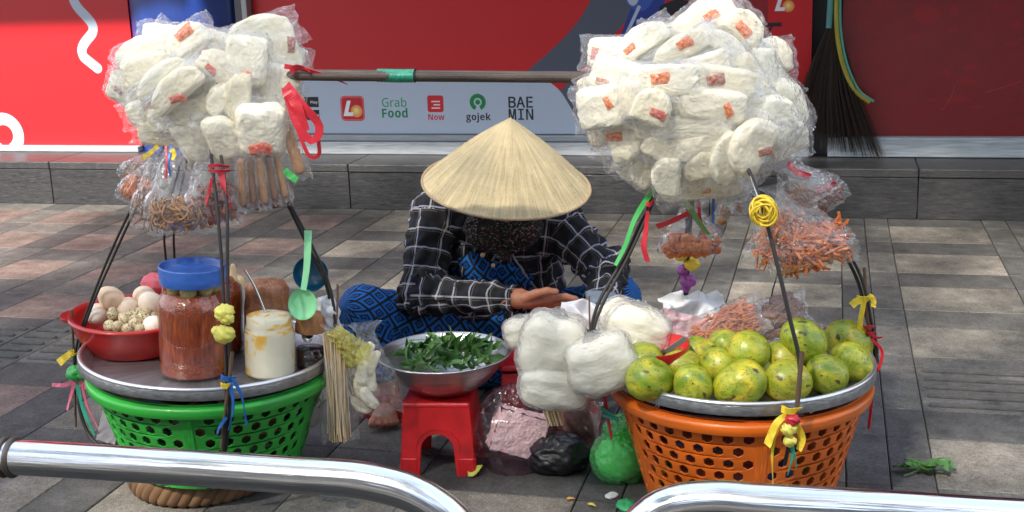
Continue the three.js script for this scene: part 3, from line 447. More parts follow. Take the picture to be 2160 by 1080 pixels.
// filling: a slab of folded sheets, square (moon = 0) or folded to a half moon (moon = 1)
function chunkGeo(seed, moon, box) {
  const g = new THREE.BoxGeometry(2, 2, 2, 22, 20, 8), p = g.attributes.position, uv = new Float32Array(p.count * 2);
  for (let i = 0; i < p.count; i++) {
    let x = p.getX(i), y = p.getY(i), z = p.getZ(i); const m = Math.pow(Math.pow(Math.abs(x), 2 / box) + Math.pow(Math.abs(y), 2 / box) + Math.pow(Math.abs(z), 2 / (box * 1.3)), box / 2); x /= m; y /= m; z /= m;
    const edge = sstep(.6, .95, Math.max(Math.abs(x), Math.abs(y)));
    if (moon) { const k = Math.sqrt(Math.max(0, 1 - .86 * x * x)); y = y > 0 ? y * k : mix(y, -.75 - .12 * x * x * 0, .0); y = y > 0 ? y * 1.1 : y * .72; y += .14 - .22 * x * x * (moon - .5); }
    z *= 1 - .3 * edge * (.5 + .5 * n3(x * 1.2 + seed, y * 1.2, 3)); z += .1 * n3(x * .7 + seed, y * .7, seed) + .1 * Math.max(0, ridge(x * .6 + seed * 2, y * .7, .3) - .35);
    z += edge * .05 * Math.sin(z * 22); x *= 1 + .05 * n3(y * 2 + seed, z * 3, 1); y *= 1 + .05 * n3(x * 2 - seed, z * 3, 2);
    p.setXYZ(i, x * .43, y * .45, z * .42); uv[i * 2] = x * .4 + seed * .37; uv[i * 2 + 1] = y * .35 + z * .35 + seed * .21;
  }
  g.setAttribute('uv', new THREE.Float32BufferAttribute(uv, 2)); const w = mergeVertices((() => { const h = g.clone(); h.deleteAttribute('normal'); return h; })()); w.computeVertexNormals(); return w;
}
// pouch of film: sealed flat ends with sharp corners
function filmGeo(seed, bend) {
  const nu = 46, nv = 52, pos = [], idx = [], uv = [];
  for (let i = 0; i <= nu; i++) for (let j = 0; j < nv; j++) {
    const u = i / nu * 2 - 1, a = j / nv * 2 * Math.PI, e = sstep(.62, 1, Math.abs(u)), side = u > 0 ? 1 : 0;
    const A = mix(.5, .46 + .12 * n3(seed, side * 5, 2), e), B = mix(.49 * Math.pow(Math.max(0, 1 - Math.pow(Math.abs(u) / 1.02, 3.2)), .5), .004, sstep(.8, .98, Math.abs(u)));
    let y = sgnpow(Math.cos(a), mix(.85, 1, e)) * A, z = sgnpow(Math.sin(a), .9) * B, x = u * .515;
    x += Math.sign(u) * e * (.07 * Math.abs(y) * 2 + .05 * n3(y * 3 + seed, side, 1));
    const c = .046 + .05 * e; const R = (a, b, d) => { const r = ridge(a, b, d); return r > 0 ? r * r : r * .4; }, r1 = R(x * 4 + seed, y * 4, z * 3), r2 = R(x * 9 - seed, y * 8, z * 6);
    z += Math.sin(a) * c * (r1 * .6 + r2 * .5) + e * .07 * n3(y * 4 + seed, side * 3 + u, 4); y += Math.cos(a) * c * r2 * .5;
    y += bend * (4 * x * x - .4) * .5;
    pos.push(x, y, z); uv.push(x * .9 + seed * .13, y * .8 + Math.abs(a - Math.PI) * .12 + seed * .31);
  }
  for (let i = 0; i < nu; i++) for (let j = 0; j < nv; j++) { const A = i * nv + j, B = i * nv + (j + 1) % nv; idx.push(A, B, A + nv, B, B + nv, A + nv); }
  const g = new THREE.BufferGeometry(); g.setAttribute('uv', new THREE.Float32BufferAttribute(uv, 2)); g.setAttribute('position', new THREE.Float32BufferAttribute(pos, 3)); g.setIndex(idx); g.computeVertexNormals(); return g;
}
const CH = [[], []], FM = [[], []];
for (let i = 0; i < 5; i++) { CH[0].push(chunkGeo(i * 7.3 + 1, 0, [.3, .4, .26, .42, .34][i])); FM[0].push(filmGeo(i * 5.1 + 2, .02)); CH[1].push(chunkGeo(i * 4.7 + 3, i % 2 ? 1 : .6, [.36, .46, .3, .42, .3][i])); FM[1].push(filmGeo(i * 3.9 + 8, i % 2 ? -.06 : .03)); }
const sachetGeo = crumple((() => { const g = mergeVertices((h => { h.deleteAttribute('normal'); h.deleteAttribute('uv'); return h; })(new THREE.BoxGeometry(1, .6, .2, 12, 8, 3))), p = g.attributes.position; for (let i = 0; i < p.count; i++) { const x = p.getX(i), y = p.getY(i); p.setZ(i, p.getZ(i) * (1 - .8 * sstep(.2, .5, Math.abs(x)) - .0) * (1 - .6 * sstep(.1, .3, Math.abs(y)))); p.setY(i, y * (1 + .35 * x)); } g.computeVertexNormals(); return g; })(), .03, 3.2, 3);
const sachetUV = new Float32Array(sachetGeo.attributes.position.count * 2); for (let i = 0; i < sachetUV.length / 2; i++) { sachetUV[i * 2] = sachetGeo.attributes.position.getX(i) + .5; sachetUV[i * 2 + 1] = sachetGeo.attributes.position.getY(i) + .5; } sachetGeo.setAttribute('uv', new THREE.BufferAttribute(sachetUV, 2));
const oil = tex(128, 128, (u, v) => { const b = tfbm(u, v, 5, 44, 4); return b > .02 ? [1, 1, .95] : b > -.1 ? [.95, .8, .65] : [.85, .6, .5]; });
const SACHET = { o: phys([.86, .27, .05], .25, { map: oil, clearcoat: .6 }), r: phys([.7, .16, .1], .25, { map: oil, clearcoat: .6 }), b: phys([.45, .22, .18], .3, { map: oil, clearcoat: .6 }) };
let bagN = 0;
function riceBag(label, group, [x, y, z], w, h, ang, kind, yaw, pitch, sachets) {
  const G = thing('rice_paper_bag', label, 'rice paper bag', [x, y, z], group), k = bagN++ % 5, t = Math.min(w, h) * mix(.42, .62, rnd());
  G.quaternion.setFromEuler(new THREE.Euler(pitch, yaw, 0, 'YXZ')).multiply(new THREE.Quaternion().setFromAxisAngle(V(0, 0, 1), ang * D));
  part(G, 'rice_paper', CH[kind][k], RICE[bagN % 3]).scale.set(w * 1.07, h * 1.07, t * 1.05);
  part(G, 'film', FM[kind][(k + 2) % 5], FILM).scale.set(w * 1.12, h * 1.13, t * 1.34);
  for (const [sx, sy, sw, sa, c] of sachets) part(G, 'sauce_sachet', sachetGeo, SACHET[c], [sx, sy, t * .45], [0, .15, sa]).scale.set(sw * .85, sw * .72, sw);
}
const LEFT_BAGS = [
  [[-0.7553, 1.0323, -2.82], 0.1269, 0.0973, -8, 0, [[-0.0280, 0.0089, 0.0316, 0.14, 'o']], 'rice paper bag at the top left of the left bunch against the blue column'],
  [[-0.688, 1.0346, -2.77], 0.1164, 0.0852, 35, 1, [[0.0100, 0.0234, 0.0526, 0.09, 'o']], 'rice paper bag with orange sachet stripe at the top middle of the left bunch'],
  [[-0.6392, 1.024, -2.78], 0.0877, 0.0835, -20, 0, [[-0.0201, -0.0118, 0.0360, 0.52, 'r']], 'small rice paper bag with red sachet below the top of the left bunch'],
  [[-0.5461, 1.0435, -2.81], 0.1738, 0.0821, 16, 1, [], 'pointed white rice paper bag sticking out at the top right of the left bunch'],
  [[-0.5581, 1.0013, -2.72], 0.1146, 0.0942, 80, 0, [[-0.0395, 0.0003, 0.0424, -0.17, 'o']], 'rice paper bag with bright orange sachet in the upper right of the left bunch'],
  [[-0.615, 0.9807, -2.7], 0.1140, 0.0733, -42, 1, [[-0.0140, -0.0058, 0.0328, -0.05, 'r']], 'rice paper bag with red sachet facing front in the middle of the left bunch'],
  [[-0.4997, 1.0033, -2.81], 0.0972, 0.1014, 12, 0, [[0.0259, 0.0150, 0.0413, 1.19, 'b']], 'rice paper bag with brown sachet edge on the right of the left bunch'],
  [[-0.465, 0.9944, -2.84], 0.0492, 0.0577, 60, 1, [], 'small rounded rice paper bag sticking out by the pole end of the left bunch'],
  [[-0.8015, 1.0164, -2.79], 0.1446, 0.0692, 15, 1, [], 'white rice paper bag at the upper left edge of the left bunch'],
  [[-0.7843, 0.981, -2.76], 0.1352, 0.0770, 8, 0, [], 'broad rice paper bag at the left of the left bunch below its white neighbour'],
  [[-0.8443, 0.9373, -2.8], 0.1112, 0.0678, -25, 0, [[-0.0086, -0.0017, 0.0317, -0.09, 'b']], 'rice paper bag with pointed corner at the far left of the left bunch'],
  [[-0.7429, 0.967, -2.72], 0.1489, 0.0554, 34, 1, [], 'long half-moon rice paper bag slanting across the left bunch'],
  [[-0.6992, 0.9432, -2.68], 0.1420, 0.0690, 38, 1, [[-0.0059, -0.0108, 0.0396, -0.40, 'r']], 'cream half-moon rice paper bag with red smear at the front of the left bunch'],
  [[-0.6558, 0.9445, -2.73], 0.0909, 0.0661, 60, 1, [], 'upright rice paper bag right of the cream half-moon one in the left bunch'],
  [[-0.7763, 0.9041, -2.74], 0.1404, 0.0561, 16, 0, [[-0.0023, 0.0071, 0.0263, 0.24, 'r']], 'rice paper bag with curled tip at the lower left of the left bunch'],
  [[-0.6524, 0.9066, -2.7], 0.1588, 0.0553, 14, 0, [], 'flat rice paper bag just below the cream half-moon one in the left bunch'],
  [[-0.6019, 0.9204, -2.69], 0.1020, 0.0653, 30, 1, [], 'shiny rice paper bag in the centre right of the left bunch'],
  [[-0.5073, 0.9299, -2.76], 0.1275, 0.0961, 75, 0, [], 'large upright rice paper bag at the right beside the red plastic strap'],
  [[-0.569, 0.9233, -2.69], 0.1172, 0.0673, 82, 1, [[-0.0515, -0.0000, 0.0281, -0.38, 'r']], 'narrow rice paper bag tapering down to a red sachet in the left bunch'],
  [[-0.5339, 0.8534, -2.69], 0.1282, 0.1149, 86, 0, [[-0.0322, 0.0049, 0.0566, -1.41, 'r']], 'wide-bottomed rice paper bag with large red-orange sachet above the brown crackers'],
  [[-0.49, 0.8712, -2.78], 0.1184, 0.0698, 80, 0, [], 'rice paper bag behind the red plastic strap of the left bunch'],
  [[-0.7581, 0.847, -2.74], 0.1337, 0.0585, -6, 0, [], 'rice paper bag with long corner over the hanging snack bags on the left'],
  [[-0.695, 0.833, -2.72], 0.1195, 0.0956, -68, 1, [], 'greyish rice paper bag at the bottom centre of the left bunch'],
  [[-0.6212, 0.8377, -2.67], 0.1183, 0.0857, -76, 1, [], 'glossy rounded rice paper bag at the bottom front of the left bunch'],
  [[-0.7235, 0.8819, -2.72], 0.1293, 0.0621, 5, 0, [], 'rice paper bag under the curled-tip one in the left bunch'],
  [[-0.6706, 0.8689, -2.71], 0.1341, 0.0578, 8, 0, [], 'flat rice paper bag low in the middle of the left bunch'],
];
const RIGHT_BAGS = [
  [[0.42, 1.0399, -2.625], 0.1724, 0.1182, 38, 0, [[0.0223, 0.0126, 0.0453, -0.14, 'o']], 'biggest rice paper bag crowning the right bunch'],
  [[0.4797, 1.0326, -2.585], 0.1019, 0.0816, -45, 1, [[0.0041, 0.0014, 0.0514, -0.09, 'o']], 'rice paper bag with red and orange sachet at the upper right of the right bunch'],
  [[0.2864, 1.0116, -2.595], 0.1348, 0.0723, 36, 1, [[-0.0236, 0.0075, 0.0359, 0.07, 'o']], 'slanted rice paper slab at the upper left of the right bunch'],
  [[0.2243, 0.9979, -2.625], 0.1167, 0.0672, 0, 0, [[-0.0356, -0.0030, 0.0296, 1.40, 'r']], 'white rice paper bag over the pole end of the right bunch'],
  [[0.358, 1.0003, -2.535], 0.1318, 0.0631, 28, 1, [[0.0136, 0.0133, 0.0439, -0.05, 'o']], 'rice paper bag with thin orange streak below the crown of the right bunch'],
  [[0.4421, 1.0012, -2.535], 0.1223, 0.0573, -42, 1, [], 'rice paper slab slanting down right under the crown of the right bunch'],
  [[0.3976, 0.974, -2.495], 0.1037, 0.0547, 15, 0, [[-0.0171, 0.0017, 0.0282, 0.26, 'b']], 'crumpled rice paper bag with brown specks in the upper middle of the right bunch'],
  [[0.4264, 0.9468, -2.475], 0.1482, 0.0619, -10, 0, [[-0.0117, 0.0017, 0.0518, 0.26, 'b']], 'wide rice paper bag with dark red sachet in the middle of the right bunch'],
  [[0.3119, 0.9527, -2.475], 0.1481, 0.0656, 0, 0, [[-0.0028, 0.0037, 0.0496, 0.09, 'o']], 'rice paper bag with orange and red sachet facing front in the right bunch'],
  [[0.2236, 0.9593, -2.535], 0.1132, 0.0729, -15, 0, [[-0.0164, -0.0203, 0.0375, -0.09, 'b']], 'rice paper bag with brown sachet at the left of the right bunch by the pole'],
  [[0.184, 0.9193, -2.635], 0.0660, 0.0700, 20, 0, [], 'small rice paper bag hugging the pole on the left of the right bunch'],
  [[0.1903, 0.8996, -2.515], 0.1072, 0.0880, 10, 0, [[0.0265, 0.0070, 0.0308, -1.22, 'o']], 'cube-like white rice paper bag at the far left of the right bunch'],
  [[0.2431, 0.9202, -2.485], 0.0869, 0.0529, 75, 0, [], 'clear crinkled rice paper bag next to the cube-like white one'],
  [[0.2829, 0.8942, -2.455], 0.0823, 0.0804, -20, 1, [[0.0182, 0.0046, 0.0387, -0.09, 'r']], 'white rice paper bag with thin red line at the left front of the right bunch'],
  [[0.3508, 0.9014, -2.485], 0.1561, 0.0870, -20, 1, [], 'cream rice paper slab in the centre of the right bunch'],
  [[0.4062, 0.9018, -2.465], 0.1483, 0.0713, -10, 0, [[0.0303, -0.0042, 0.0345, -1.05, 'o']], 'rice paper bag with upright orange sachet in the centre of the right bunch'],
  [[0.3032, 0.8631, -2.485], 0.1063, 0.0532, 0, 0, [], 'rice paper bag below the thin-red-line one in the right bunch'],
  [[0.3686, 0.8598, -2.465], 0.1620, 0.0509, 2, 0, [], 'long flat rice paper bag across the middle of the right bunch'],
  [[0.2267, 0.8357, -2.535], 0.1184, 0.0854, -75, 1, [[-0.0045, -0.0018, 0.0402, 1.40, 'o']], 'tapering rice paper bag with bright orange sachet at the lower left of the right bunch'],
  [[0.1904, 0.8429, -2.605], 0.0796, 0.0498, -80, 0, [], 'thin rice paper bag hanging at the left edge of the right bunch'],
  [[0.2562, 0.769, -2.575], 0.0773, 0.0654, 60, 1, [], 'small rice paper bag at the lower left tip of the right bunch'],
  [[0.2875, 0.7513, -2.555], 0.0709, 0.0650, 50, 1, [], 'small rice paper bag beside the green strap of the right bunch'],
  [[0.3157, 0.8152, -2.495], 0.0976, 0.0938, -30, 1, [], 'rounded rice paper bag at the lower left front of the right bunch'],
  [[0.3275, 0.7583, -2.485], 0.0939, 0.0671, 88, 1, [], 'bulging rice paper bag hanging lowest at the green strap of the right bunch'],
  [[0.3872, 0.8158, -2.475], 0.1159, 0.0646, 12, 1, [[0.0316, -0.0067, 0.0284, 0.23, 'b']], 'rice paper bag with small brown sachet in the lower middle of the right bunch'],
  [[0.3966, 0.7753, -2.485], 0.0995, 0.0785, 10, 1, [], 'square rice paper bag at the bottom middle of the right bunch'],
  [[0.4426, 0.7962, -2.465], 0.1213, 0.0701, 80, 1, [], 'upright rice paper slab at the bottom right of the right bunch'],
  [[0.4897, 0.8152, -2.455], 0.1301, 0.0980, 62, 1, [[0.0054, -0.0142, 0.0368, -0.91, 'b']], 'leaning rice paper slab with dark print at the lower right of the right bunch'],
  [[0.5615, 0.964, -2.655], 0.1043, 0.0883, 5, 1, [], 'rice paper bag with pointed film corner at the top right of the right bunch'],
  [[0.5217, 0.9278, -2.555], 0.1599, 0.0640, 88, 0, [], 'tall clear-wrapped rice paper bag at the right of the right bunch'],
  [[0.5599, 0.8735, -2.575], 0.1423, 0.1099, -45, 1, [], 'large rice paper slab on the right flank of the right bunch'],
  [[0.5923, 0.8942, -2.625], 0.1647, 0.0459, -55, 1, [], 'edge-on rice paper slab at the far right of the right bunch beside the broom'],
  [[0.5279, 0.8526, -2.505], 0.1226, 0.1072, -40, 1, [[-0.0157, -0.0081, 0.0286, 1.57, 'r']], 'rice paper slab with red tab at the right of the right bunch'],
  [[0.5808, 0.8016, -2.575], 0.1107, 0.0869, 20, 1, [], 'rice paper bag at the lower right edge of the right bunch beside the broom tip'],
  [[0.4164, 0.7264, -2.535], 0.1372, 0.0549, 2, 0, [[-0.0100, -0.0046, 0.0248, 0.31, 'o']], 'rice paper bag with tiny orange sachet at the bottom of the right bunch'],
  [[0.3549, 0.801, -2.515], 0.1082, 0.0773, 20, 1, [], 'shaded rice paper bag in the lower middle of the right bunch'],
  [[0.4683, 0.8751, -2.495], 0.1066, 0.0800, 30, 0, [], 'rice paper bag right of the upright orange sachet in the right bunch'],
  [[0.4867, 0.9435, -2.525], 0.1129, 0.0708, -60, 0, [], 'rice paper bag right of the dark red sachet in the right bunch'],
];
for (const [list, group, cx, cy] of [[LEFT_BAGS, 'rice paper bags of the left bunch', -0.665, 0.928], [RIGHT_BAGS, 'rice paper bags of the right bunch', 0.396, 0.896]])
  for (const [p, w, h, ang, kind, s, label] of list) riceBag(label, group, p, w, h, ang, kind, clamp((p[0] - cx) * 2.6, -.75, .75), clamp(-(p[1] - cy) * 2.4, -.6, .5), s);
// bags filling the middle and the back of each bunch
const FILL_L = [[-0.6993, 0.9907, -2.88], [-0.6174, 0.9338, -2.88], [-0.7457, 0.9079, -2.86], [-0.6654, 0.8603, -2.87], [-0.5735, 0.8911, -2.86], [-0.7771, 0.9718, -2.88], [-0.6493, 0.9348, -2.78]], FILL_R = [[0.3893, 0.9895, -2.685], [0.4807, 0.9461, -2.685], [0.3155, 0.9135, -2.665], [0.392, 0.8639, -2.635], [0.4946, 0.8388, -2.645], [0.2923, 0.8256, -2.645], [0.3689, 0.7665, -2.615], [0.5122, 0.8999, -2.635], [0.3944, 0.9291, -2.585], [0.4678, 0.7748, -2.605]];
FILL_L.forEach((p, i) => riceBag('rice paper bag tucked behind the others inside the left bunch', 'hidden bags of the left bunch', p, .17, .13, i * 47, i % 2, 0, 0, []));
FILL_R.forEach((p, i) => riceBag('rice paper bag tucked behind the others inside the right bunch', 'hidden bags of the right bunch', p, .17, .13, i * 47, i % 2, 0, 0, []));

// ---------------------------------------------------------------- hanging snack bags
function hangFilm(seed, neck = .12) {
  const nu = 30, nv = 40, pos = [], idx = [], uv = [];
  for (let i = 0; i <= nu; i++) for (let j = 0; j < nv; j++) {
    const t = i / nu, a = j / nv * 2 * Math.PI, A = mix(neck, .5, sstep(0, .75, t)) + (t < .08 ? (.08 - t) * 2.5 : 0), B = mix(neck, .5, sstep(.05, .6, t)) * (1 - sstep(.72, 1, t)) + .01;
    let x = Math.cos(a) * A, z = Math.sin(a) * B, y = -t; const c = .035 * (1 + (1 - t));
    const r1 = ridge(x * 5 + seed, y * 2.5, z * 5), r2 = ridge(x * 11 + seed, y * 5, z * 9);
    x += Math.cos(a) * c * r1; z += Math.sin(a) * c * (r1 * .6 + r2 * .8); y += t > .9 ? .03 * n3(x * 4, seed, 1) : 0; pos.push(x, y, z); uv.push(x * .9 + seed * .13, y * .8 + Math.abs(a - Math.PI) * .12 + seed * .31);
  }
  for (let i = 0; i < nu; i++) for (let j = 0; j < nv; j++) { const A = i * nv + j, B = i * nv + (j + 1) % nv; idx.push(A, B, A + nv, B, B + nv, A + nv); }
  const g = new THREE.BufferGeometry(); g.setAttribute('uv', new THREE.Float32BufferAttribute(uv, 2)); g.setAttribute('position', new THREE.Float32BufferAttribute(pos, 3)); g.setIndex(idx); g.computeVertexNormals(); return g;
}
const HANG = [1, 2, 3].map(i => hangFilm(i * 6.3, .07 + i * .02));
// loose snack pieces inside a unit bag lying between y=-.45 and y=-.97
function pieces(type, seed, n, lo = -.93, hi = -.5) {
  const q = mulberry(seed), a = [];
  for (let i = 0; i < n; i++) {
    const y = mix(lo, hi, q()), W = .42 * (1 - .2 * Math.abs(y + .75)), th = q() * 6.3, r = Math.sqrt(q()), x = Math.cos(th) * r * W, z = Math.sin(th) * r * .36 * (1 - sstep(-.72, -1, y) * .7);
    let g;
    if (type === 'nut') g = new THREE.SphereGeometry(.05, 8, 6).scale(1, .8 + q() * .5, .85);
    else if (type === 'strip') g = new THREE.BoxGeometry(.045, .3, .02);
    else if (type === 'chunk') g = crumple(new THREE.IcosahedronGeometry(.085, 1), .03, 12, i, true);
    else if (type === 'shred') g = new THREE.BoxGeometry(.022, .2 + q() * .1, .03);
    else g = new THREE.TorusGeometry(.09, .014, 4, 8, 3.5);
    g.rotateX(q() * 6).rotateY(q() * 6).rotateZ(q() * 6).translate(x, y, z); if (g.attributes.uv === undefined) g.setAttribute('uv', new THREE.Float32BufferAttribute(new Float32Array(g.attributes.position.count * 2), 2)); a.push(g);
  }
  return merge(a);
}
const SN = { brown: phys([.26, .1, .04], .5, { map: fineC }), tan: phys([.5, .24, .09], .55, { map: fineC }), orange: phys([.72, .2, .05], .5, { map: fineC }), nut: phys([.3, .07, .04], .4, { map: fineC }), red: phys([.62, .12, .05], .5, { map: fineC }) };
let sn = 3;
function snackBag(name, label, top, w, h, ang, type, mat, n, opt = {}) {
  const G = thing(name, label, 'snack bag', top, opt.group ?? 'hanging snack bags'); G.rotation.set(opt.pitch ?? 0, opt.yaw ?? 0, ang * D, 'YXZ'); sn += 3;
  const f = part(G, 'snack_pieces', pieces(type, sn, n, opt.lo, opt.hi), SN[mat]); f.scale.set(w, h, w * (opt.th ?? .6)); f.userData.kind = 'stuff';
  part(G, 'film', HANG[sn % 3], FILM).scale.set(w * 1.02, h, w * (opt.th ?? .6) * 1.1);
  return G;
}
const LG = { group: 'snack bags under the left bunch' }, RG = { group: 'snack bags under the right bunch' };
snackBag('snack_bag', 'clear bag of brown crisps at the far left under the left bunch', [-0.7889, 0.8038, -2.78], .085, .1, -40, 'curl', 'tan', 60, LG);
snackBag('snack_bag', 'small bag of orange crisps at the left above the rope', [-0.7846, 0.7919, -2.74], .08, .12, -32, 'chunk', 'orange', 34, LG);
snackBag('snack_bag', 'large clear bag of brown curls hanging lowest under the left bunch', [-0.7218, 0.8264, -2.66], .15, .19, 2, 'curl', 'tan', 130, { ...LG, lo: -.9, hi: -.62 });
snackBag('snack_bag', 'clear bag of dark red peanuts in the middle under the left bunch', [-0.6588, 0.8139, -2.66], .12, .165, 6, 'nut', 'nut', 120, { ...LG, hi: -.45 });
snackBag('snack_bag', 'crumpled bag of reddish shreds behind the front rope under the left bunch', [-0.6642, 0.7877, -2.74], .13, .15, 2, 'shred', 'nut', 90, LG);
snackBag('snack_bag', 'clear bag of brown strips hanging at the far left bottom under the left bunch', [-0.7726, 0.8032, -2.7], .09, .165, -8, 'strip', 'brown', 40, LG);
snackBag('snack_bag', 'bag of reddish crumbs below the brown crackers under the left bunch', [-0.5479, 0.7763, -2.72], .12, .1, 4, 'chunk', 'nut', 40, LG);
// long brown crackers in film sleeves
{
  const film = filmGeo(31, 0), bar = crumple(new THREE.CapsuleGeometry(.4, 3.2, 6, 14), .05, 3, 2), cm = ['tan', 'brown', 'tan', 'brown', 'tan', 'tan'].map(k => SN[k]);
  [[[-0.578, 0.7459, -2.66], .02, .105, 3], [[-0.5573, 0.7474, -2.665], .018, .1, 0], [[-0.5367, 0.7478, -2.67], .019, .105, -3], [[-0.5178, 0.7495, -2.68], .018, .1, -5], [[-0.4987, 0.7513, -2.69], .018, .095, -8], [[-0.4699, 0.8113, -2.7], .03, .12, -14]].forEach(([p, r, h, a], i) => {
    const G = thing('cracker_sleeve', ['leftmost long brown cracker sleeve hanging under the left bunch', 'second long brown cracker sleeve from the left', 'third long brown cracker sleeve from the left, darker', 'fourth long brown cracker sleeve from the left', 'fifth long brown cracker sleeve, last before the green clip', 'thick brown cracker sleeve beside the red plastic strap'][i], 'cracker', p, 'brown crackers under the left bunch'); G.rotation.z = -a * D;
    part(G, 'cracker', bar, cm[i]).scale.set(r * 1.05, h / 4, r * .9); part(G, 'film', film, FILM, [0, 0, 0], [0, 0, Math.PI / 2]).scale.set(h * 1.15, r * 1.6, r * 1.3);
  });
}
snackBag('snack_bag', 'clear bag of dark brown strips topmost in the stack at the right rope', [0.556, 0.778, -2.505], .13, .14, 30, 'strip', 'brown', 60, RG);
snackBag('snack_bag', 'clear bag of red nuts at the right side of the stack on the right rope', [0.5758, 0.7707, -2.515], .115, .13, 38, 'nut', 'nut', 90, { ...RG, hi: -.6 });
snackBag('snack_bag', 'clear bag of orange strips in the middle of the stack on the right rope', [0.5332, 0.7335, -2.485], .12, .125, 14, 'strip', 'orange', 60, RG);
snackBag('snack_bag', 'large clear bag of orange shreds at the bottom of the stack on the right rope', [0.5869, 0.7013, -2.465], .175, .15, 14, 'shred', 'orange', 260, { ...RG, hi: -.4 });
snackBag('snack_bag', 'clear bag of orange strips at the bottom left of the right snack stack', [0.5578, 0.6795, -2.505], .11, .13, -12, 'strip', 'orange', 60, RG);
snackBag('snack_bag', 'nearly empty clear bag left of the yellow rubber bands', [0.483, 0.7428, -2.525], .1, .1, -5, 'chunk', 'brown', 4, RG);
snackBag('snack_bag', 'clear bag of orange fritters hanging alone by the green strap behind the mangoes', [0.4152, 0.6401, -2.805], .145, .13, 0, 'chunk', 'orange', 60, { ...RG, th: .7, lo: -.92, hi: -.6 });

// ---------------------------------------------------------------- straps, ties and rubber bands on the ropes
const PL = { red: phys([.65, .03, .05], .35, { transmission: .25, thickness: 0 }), green: phys([.06, .45, .1], .35, { transmission: .2, thickness: 0 }), olive: phys([.16, .3, .1], .4), yellow: phys([.8, .58, .04], .4), lemon: phys([.85, .78, .15], .4, { transmission: .2, thickness: 0 }), blue: phys([.02, .12, .4], .4), pink: phys([.6, .12, .2], .45), purple: phys([.45, .1, .42], .35, { transmission: .3, thickness: 0 }), clear: FILM, teal: phys([.03, .3, .2], .4) };
function straps(name, label, category, base, list) { const G = thing(name, label, category, base, 'plastic straps and ties'); for (const [pn, mat, pts, w, tw = .6, w1] of list) part(G, pn, strap(pts.map(p => V(p).sub(V(base)).toArray()), w, 22, tw, .0008, w1 ?? w), PL[mat]); return G; }
const lumps = (G, name, mat, base, arr) => { for (const [p, s, k] of arr) part(G, name, crumple(new THREE.SphereGeometry(s, 18, 12).scale(1, .85, .8), s * .3, 1.1 / s, k), PL[mat], V(p).sub(V(base)).toArray()); };
straps('plastic_strap', 'big red plastic loop hanging at the right of the left bunch', 'strap', [-0.4708, 0.9443, -2.68], [['loop', 'red', [[-0.4704, 0.9494, -2.68], [-0.4331, 0.9048, -2.66], [-0.4035, 0.8663, -2.66], [-0.4051, 0.8429, -2.66], [-0.4202, 0.8311, -2.66], [-0.4464, 0.8617, -2.66], [-0.463, 0.9047, -2.67], [-0.4738, 0.9444, -2.68]], .022, .5, .014], ['tail', 'red', [[-0.4747, 0.9439, -2.685], [-0.4598, 0.8881, -2.68], [-0.4407, 0.8221, -2.67], [-0.4264, 0.7938, -2.67], [-0.4098, 0.7973, -2.67], [-0.4058, 0.8327, -2.66]], .0085, .4], ['fold', 'red', [[-0.4673, 0.9397, -2.675], [-0.4452, 0.9053, -2.66], [-0.4287, 0.8539, -2.66]], .03, .3, .012]]);
straps('plastic_tie', 'red plastic tail lying over the pole beside the left bunch', 'tie', [-0.4549, 0.976, -2.735], [['tail', 'red', [[-0.4809, 0.9847, -2.74], [-0.4393, 0.9775, -2.735], [-0.3881, 0.9619, -2.73], [-0.3451, 0.9419, -2.73]], .011, 1.2, .006], ['knot', 'red', [[-0.4684, 0.9745, -2.735], [-0.4485, 0.9824, -2.73], [-0.4235, 0.9713, -2.73]], .016, 1.5]]);
straps('plastic_tie', 'red plastic tie wound around the front rope under the left bunch', 'tie', [-0.6128, 0.7837, -2.61], [['wrap', 'red', [[-0.6353, 0.7918, -2.615], [-0.6097, 0.7944, -2.6], [-0.5914, 0.7882, -2.615]], .007], ['wrap', 'red', [[-0.6342, 0.7816, -2.615], [-0.6108, 0.7823, -2.6], [-0.5901, 0.78, -2.615]], .007], ['tail', 'red', [[-0.609, 0.7815, -2.61], [-0.6023, 0.7424, -2.6], [-0.5925, 0.7165, -2.6], [-0.6001, 0.6993, -2.6]], .014, 2, .02], ['tail', 'red', [[-0.6284, 0.767, -2.61], [-0.6397, 0.7316, -2.61], [-0.6478, 0.7093, -2.61]], .006]]);
straps('bag_clip', 'green plastic clip at the lower right of the left bunch', 'clip', [-0.4779, 0.7526, -2.69], [['jaw', 'green', [[-0.4914, 0.7657, -2.69], [-0.477, 0.7535, -2.685], [-0.4615, 0.7423, -2.68]], .015, 0]]);
straps('plastic_tie', 'blue and red plastic thread between the snack bags under the left bunch', 'tie', [-0.7177, 0.8141, -2.62], [['thread', 'blue', [[-0.713, 0.8378, -2.63], [-0.717, 0.8056, -2.61], [-0.7162, 0.7731, -2.61]], .005], ['thread', 'red', [[-0.7253, 0.8352, -2.63], [-0.7215, 0.8007, -2.61], [-0.7266, 0.7694, -2.61]], .005]]);
straps('plastic_tie', 'yellow paper strip at the upper left of the snack bags on the left', 'tie', [-0.7851, 0.8057, -2.72], [['strip', 'yellow', [[-0.8049, 0.7959, -2.72], [-0.7848, 0.8089, -2.72], [-0.7667, 0.8229, -2.72]], .01, 0], ['strip', 'yellow', [[-0.7112, 0.8291, -2.62], [-0.7049, 0.8196, -2.615], [-0.7088, 0.8074, -2.61]], .012, .5, .006]]);
